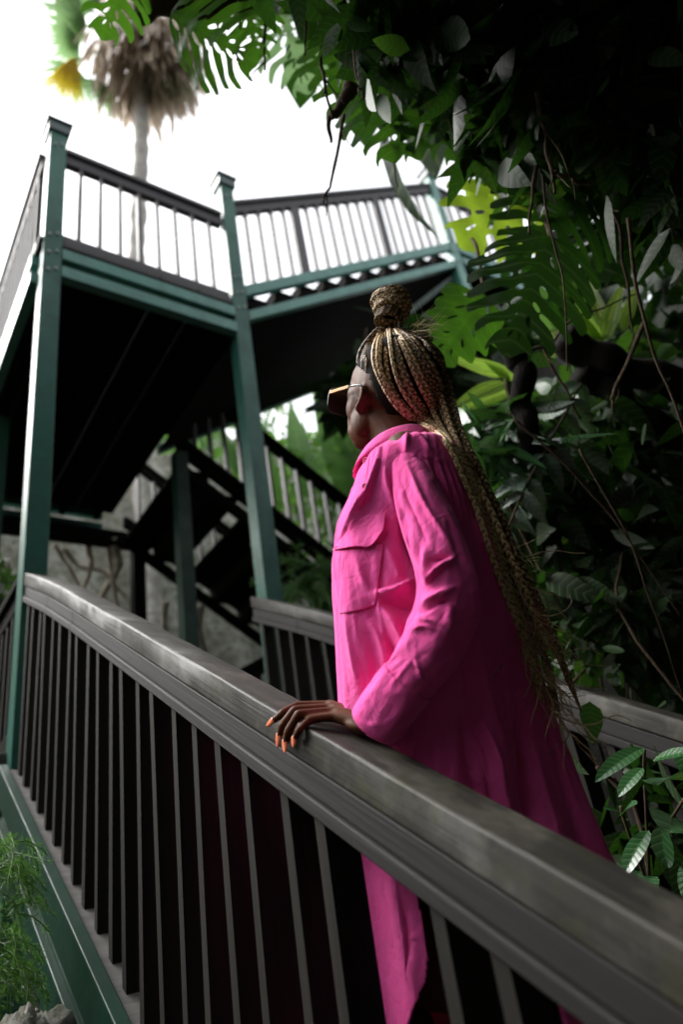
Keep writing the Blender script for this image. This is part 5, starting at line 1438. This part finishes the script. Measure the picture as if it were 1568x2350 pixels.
# ---- jungle at the right behind the far railing, plant by plant
def bush(label, poly, n, kr, mat, size, ratio, shape='lance', kk=3, name='jungle_plant', droop=.4, up=0., grp='dark plants on the bank at the right'):
    cx = sum(p[0] for p in poly)/len(poly); cy = sum(p[1] for p in poly)/len(poly)
    t = plant(name, label, 'plant', apx(cx, cy, sum(kr)/2), grp); lm = LeafMB(); xs = [p[0] for p in poly]; ys = [p[1] for p in poly]; c_ = 0
    while c_ < n:
        x, y = R.uniform(min(xs), max(xs)), R.uniform(min(ys), max(ys))
        if not inside((x, y), poly): continue
        c_ += 1; flat_leaf_cluster(lm, apx(x, y, R.uniform(*kr)), kk, R.uniform(*size), .12, shape, ratio*R.uniform(.7, 1.3), droop=droop, nseg=6, ncross=2)
    build('foliage', lm, M[mat], t, True)
    mb = MB()
    for _ in range(max(2, n//14)):
        x, y = R.uniform(min(xs), max(xs)), R.uniform(min(ys), max(ys)); p = apx(x, y, R.uniform(*kr)); mb.tube(spline([p, p+rdir()*.15-Z*.2, p+rdir()*.2-Z*.6], 8), .005, 5)
    build('stem', mb, M['vine'], t, True)
bush('glossy long leaved plant directly right of the falling braids', [(1050, 930), (1200, 950), (1190, 1090), (1100, 1090)], 34, (2.3, 2.7), 'gloss', (.16, .3), .22)
bush('bright green clump behind the gnarled branch', [(1200, 820), (1480, 800), (1500, 1000), (1250, 1010)], 70, (2.7, 3.3), 'leaf', (.12, .24), .35)
bush('dark drooping plant under the lobed fern', [(1130, 1050), (1330, 1020), (1380, 1300), (1200, 1320)], 80, (2.4, 3.2), 'leafd', (.14, .3), .3)
bush('sprawling dark plant at the right edge below the heavy branch', [(1350, 900), (1600, 900), (1600, 1250), (1380, 1250)], 100, (2.3, 3.2), 'leafd', (.12, .26), .35)
bush('small yellow green leaves glinting in the dark at the right', [(1150, 1080), (1560, 900), (1560, 1180), (1250, 1250)], 26, (2.6, 3.2), 'monl', (.06, .12), .4)
bush('shadowy low plants above the far railing', [(1180, 1300), (1600, 1250), (1600, 1600), (1280, 1560)], 110, (2.2, 3.0), 'leafd', (.12, .26), .3)
bush('green sprouts beside the curly braid ends', [(1290, 1440), (1400, 1440), (1400, 1540), (1310, 1540)], 22, (2.1, 2.5), 'leaf', (.05, .1), .5, 'oval')
bush('dark undergrowth below the far railing at the right', [(1330, 1680), (1640, 1680), (1700, 2250), (1420, 2120)], 90, (1.75, 2.5), 'leafd', (.10, .22), .35)
bush('dark foliage behind the trunk at the upper right', [(1200, 560), (1600, 480), (1620, 900), (1420, 860)], 60, (3.2, 4.2), 'leafd', (.2, .34), .35)
bush('dark leaves filling the gap under the rising flight', [(760, 860), (900, 760), (1080, 690), (1260, 760), (1240, 920), (760, 940)], 170, (5.6, 6.6), 'leafd', (.25, .5), .45)
# ferns in the dark
def frond(lm, p, d, L, n=16, nrm=None, w=.25):
    d = d/np.linalg.norm(d); nrm = TOC(1450, 1400) if nrm is None else nrm
    sd = np.cross(d, nrm); sd /= np.linalg.norm(sd); q = p.copy()
    for i in range(n):
        t = i/n; q = q+(d-Z*.5*t)*L/n
        for sg in (1, -1): lm.blade(q, sd*sg+d*.5, nrm, L*w*(1-t)*.9+.01, L*.045, .3, 0, 4, 'lance', ncross=1)
fe = plant('fern', 'dim feathery ferns above the far railing at the right edge', 'fern', apx(1500, 1500, 2.2)); lm = LeafMB()
for b_, t_ in (((1500, 1560), (1450, 1400)), ((1540, 1560), (1530, 1400)), ((1460, 1550), (1400, 1450)), ((1568, 1500), (1500, 1380)), ((1420, 1560), (1470, 1440))):
    p, q = apx(*b_, 2.3), apx(*t_, 2.2); frond(lm, p, q-p, np.linalg.norm(q-p))
build('foliage', lm, M['leaf'], fe, True)
# ---- shrub with large glossy leaves, lower right
gs = plant('glossy_shrub', 'shrub with large shiny oval leaves at the lower right', 'shrub', apx(1480, 1900, 1.45))
gl_ = [((1478, 1716), (1358, 1772), .36), ((1476, 1762), (1412, 1818), .5), ((1500, 1745), (1600, 1705), .45), ((1568, 1790), (1490, 1755), .6), ((1478, 1782), (1500, 1822), .6), ((1490, 1905), (1418, 2005), .42), ((1520, 1895), (1525, 2003), .72), ((1600, 1905), (1535, 1860), .7), ((1420, 1860), (1385, 1848), .5), ((1430, 1870), (1452, 1830), .6), ((1470, 2000), (1425, 2040), .5), ((1500, 2010), (1470, 2060), .5), ((1560, 1720), (1600, 1800), .5), ((1590, 1960), (1560, 2060), .5)]
for b_, t_, r in gl_:
    lm = LeafMB(); leaf_px(lm, b_, ((t_[0]-b_[0])*.92+b_[0], (t_[1]-b_[1])*.92+b_[1]), 1.47+R.uniform(-.05, .08), 1.42+R.uniform(-.06, .06), r*.85, bend=.35, fold=.22, nseg=14, ncross=5, shape='oval', nrm=TOC(*b_)*.8+Z*.7+rdir()*.25); build('leaf', lm, M['gloss'], gs, True)
mb = MB()
for pts in ([(1500, 2300), (1490, 2000), (1480, 1780), (1480, 1720)], [(1495, 2050), (1440, 1900), (1425, 1850)], [(1495, 1950), (1560, 1850), (1600, 1790)]): mb.tube(spline([apx(*p, 1.52) for p in pts], 14), .0035, 6)
build('stem', mb, M['vine'], gs, True)
# ---- wispy asparagus ferns
def wispy(label, clumps, k, dens, L, name='wispy_fern'):
    t = plant(name, label, 'fern', apx(*clumps[0], k), 'wispy ferns'); mb = LeafMB()
    for (x, y) in clumps:
        root_ = apx(x, y, k)
        for _ in range(dens):
            d = rdir(-.5, .7)+Lh*.2; P = [root_+rdir()*.03]; d /= np.linalg.norm(d); n = 14
            for i in range(n):
                P.append(P[-1]+d*L/n); d = d+rdir()*.18-Z*.10; d /= np.linalg.norm(d)
            P = np.array(P); mb.tube(P, .0009*k, 3, False)
            for i in range(3, n):
                for _ in range(5):
                    dd = rdir()*.9+(P[i]-P[i-1])/L*n*.5; dd /= np.linalg.norm(dd); mb.blade(P[i], dd, TOC(x, y), L*R.uniform(.08, .2), .0008*k, .3, 0, 2, 'strap', ncross=1)
    build('foliage', mb, M['fern'], t, True)
wispy('wispy green fern at the lower left in front of the steel channel', [(-10, 2000), (0, 2080), (20, 1960), (0, 2160), (-20, 2240), (20, 2240)], 1.75, 20, .13)
wispy('wispy fern sprays between the middle post and the shirt', [(700, 1330), (740, 1370), (670, 1350), (720, 1300), (745, 1330)], 4.6, 10, .35)
# ---- palm
pz = plant('palm_tree', 'tall blurred palm with a skirt of dry fronds behind the upper railing', 'palm', vec(0, 0, 0)+apx(318, 620, 13)*vec(1, 1, 0)+Z*-2)
ptop = apx(310, 200, 13.0); pb = vec(ptop[0], ptop[1], -2)
mb = MB(); Q = np.linspace(pb, ptop, 90); Q = Q+np.array([[.10*sin(i*.09), 0, 0] for i in range(90)])
rr = np.array([.12+.015*sin(i*2.1)+.02*mnoise.noise(Vector((i*.5, 0, 0)))+(.07*np.exp(-((i-50)/5)**2)) for i in range(90)]); mb.tube(Q, rr, 14); build('trunk', mb, M['palmt'], pz, True)
cc = apx(332, 92, 13.0); lm = LeafMB()
for _ in range(900):
    a = R.uniform(0, 2*pi); r0 = R.uniform(.1, .92); base = cc+vec(cos(a)*r0, sin(a)*r0, R.uniform(-.7, .5)); d = vec(cos(a)*.30, sin(a)*.30, -1)+rdir()*.15
    lm.blade(base, d, vec(cos(a), sin(a), .3), R.uniform(.5, 1.15), R.uniform(.04, .12), .2, .2, 4, 'strap', ncross=1)
build('dead_skirt', lm, M['dead'], pz, True)
def fan(lm, c, d, nrm, L, n=20, spread=2.3):
    d = d/np.linalg.norm(d); nrm = nrm-d*(nrm@d); nrm /= np.linalg.norm(nrm); sd = np.cross(d, nrm)
    for i in range(n):
        a = (i/(n-1)-.5)*spread; dd = d*cos(a)+sd*sin(a); lm.blade(c, dd, nrm, L*(1-.12*abs(a))*R.uniform(.9, 1.05), L*.07, R.uniform(.3, .8), .2, 6, 'lance', ncross=1)
lm = LeafMB(); ym = LeafMB()
for (x, y), (tx, ty), L in (((190, 20), (60, -20), 1.0), ((200, 60), (110, 40), .9), ((170, 150), (150, 240), .9), ((240, 0), (170, -60), 1.0), ((400, 150), (465, 215), .8), ((380, 60), (470, 20), .9), ((180, 90), (125, 110), .8), ((300, -20), (300, -120), 1.1), ((330, 180), (370, 280), .7), ((240, 190), (230, 300), .7)):
    p, q = apx(x, y, 12.9), apx(tx, ty, 12.7); fan(lm, p, q-p, TOC(x, y)+rdir()*.5, L)
p, q = apx(172, 130, 12.6), apx(135, 245, 12.5); fan(ym, p, q-p, TOC(160, 180), .85, 16, 1.0)
build('green_frond', lm, M['palmf'], pz, True); build('yellow_frond', ym, M['yell'], pz, True)
mb = MB()
for (x, y) in ((190, 20), (200, 60), (172, 140), (400, 150)): mb.tube([cc, (cc+apx(x, y, 12.9))/2+Z*.15, apx(x, y, 12.9)], .025, 6)
build('frond_stalk', mb, M['palmf'], pz, True)
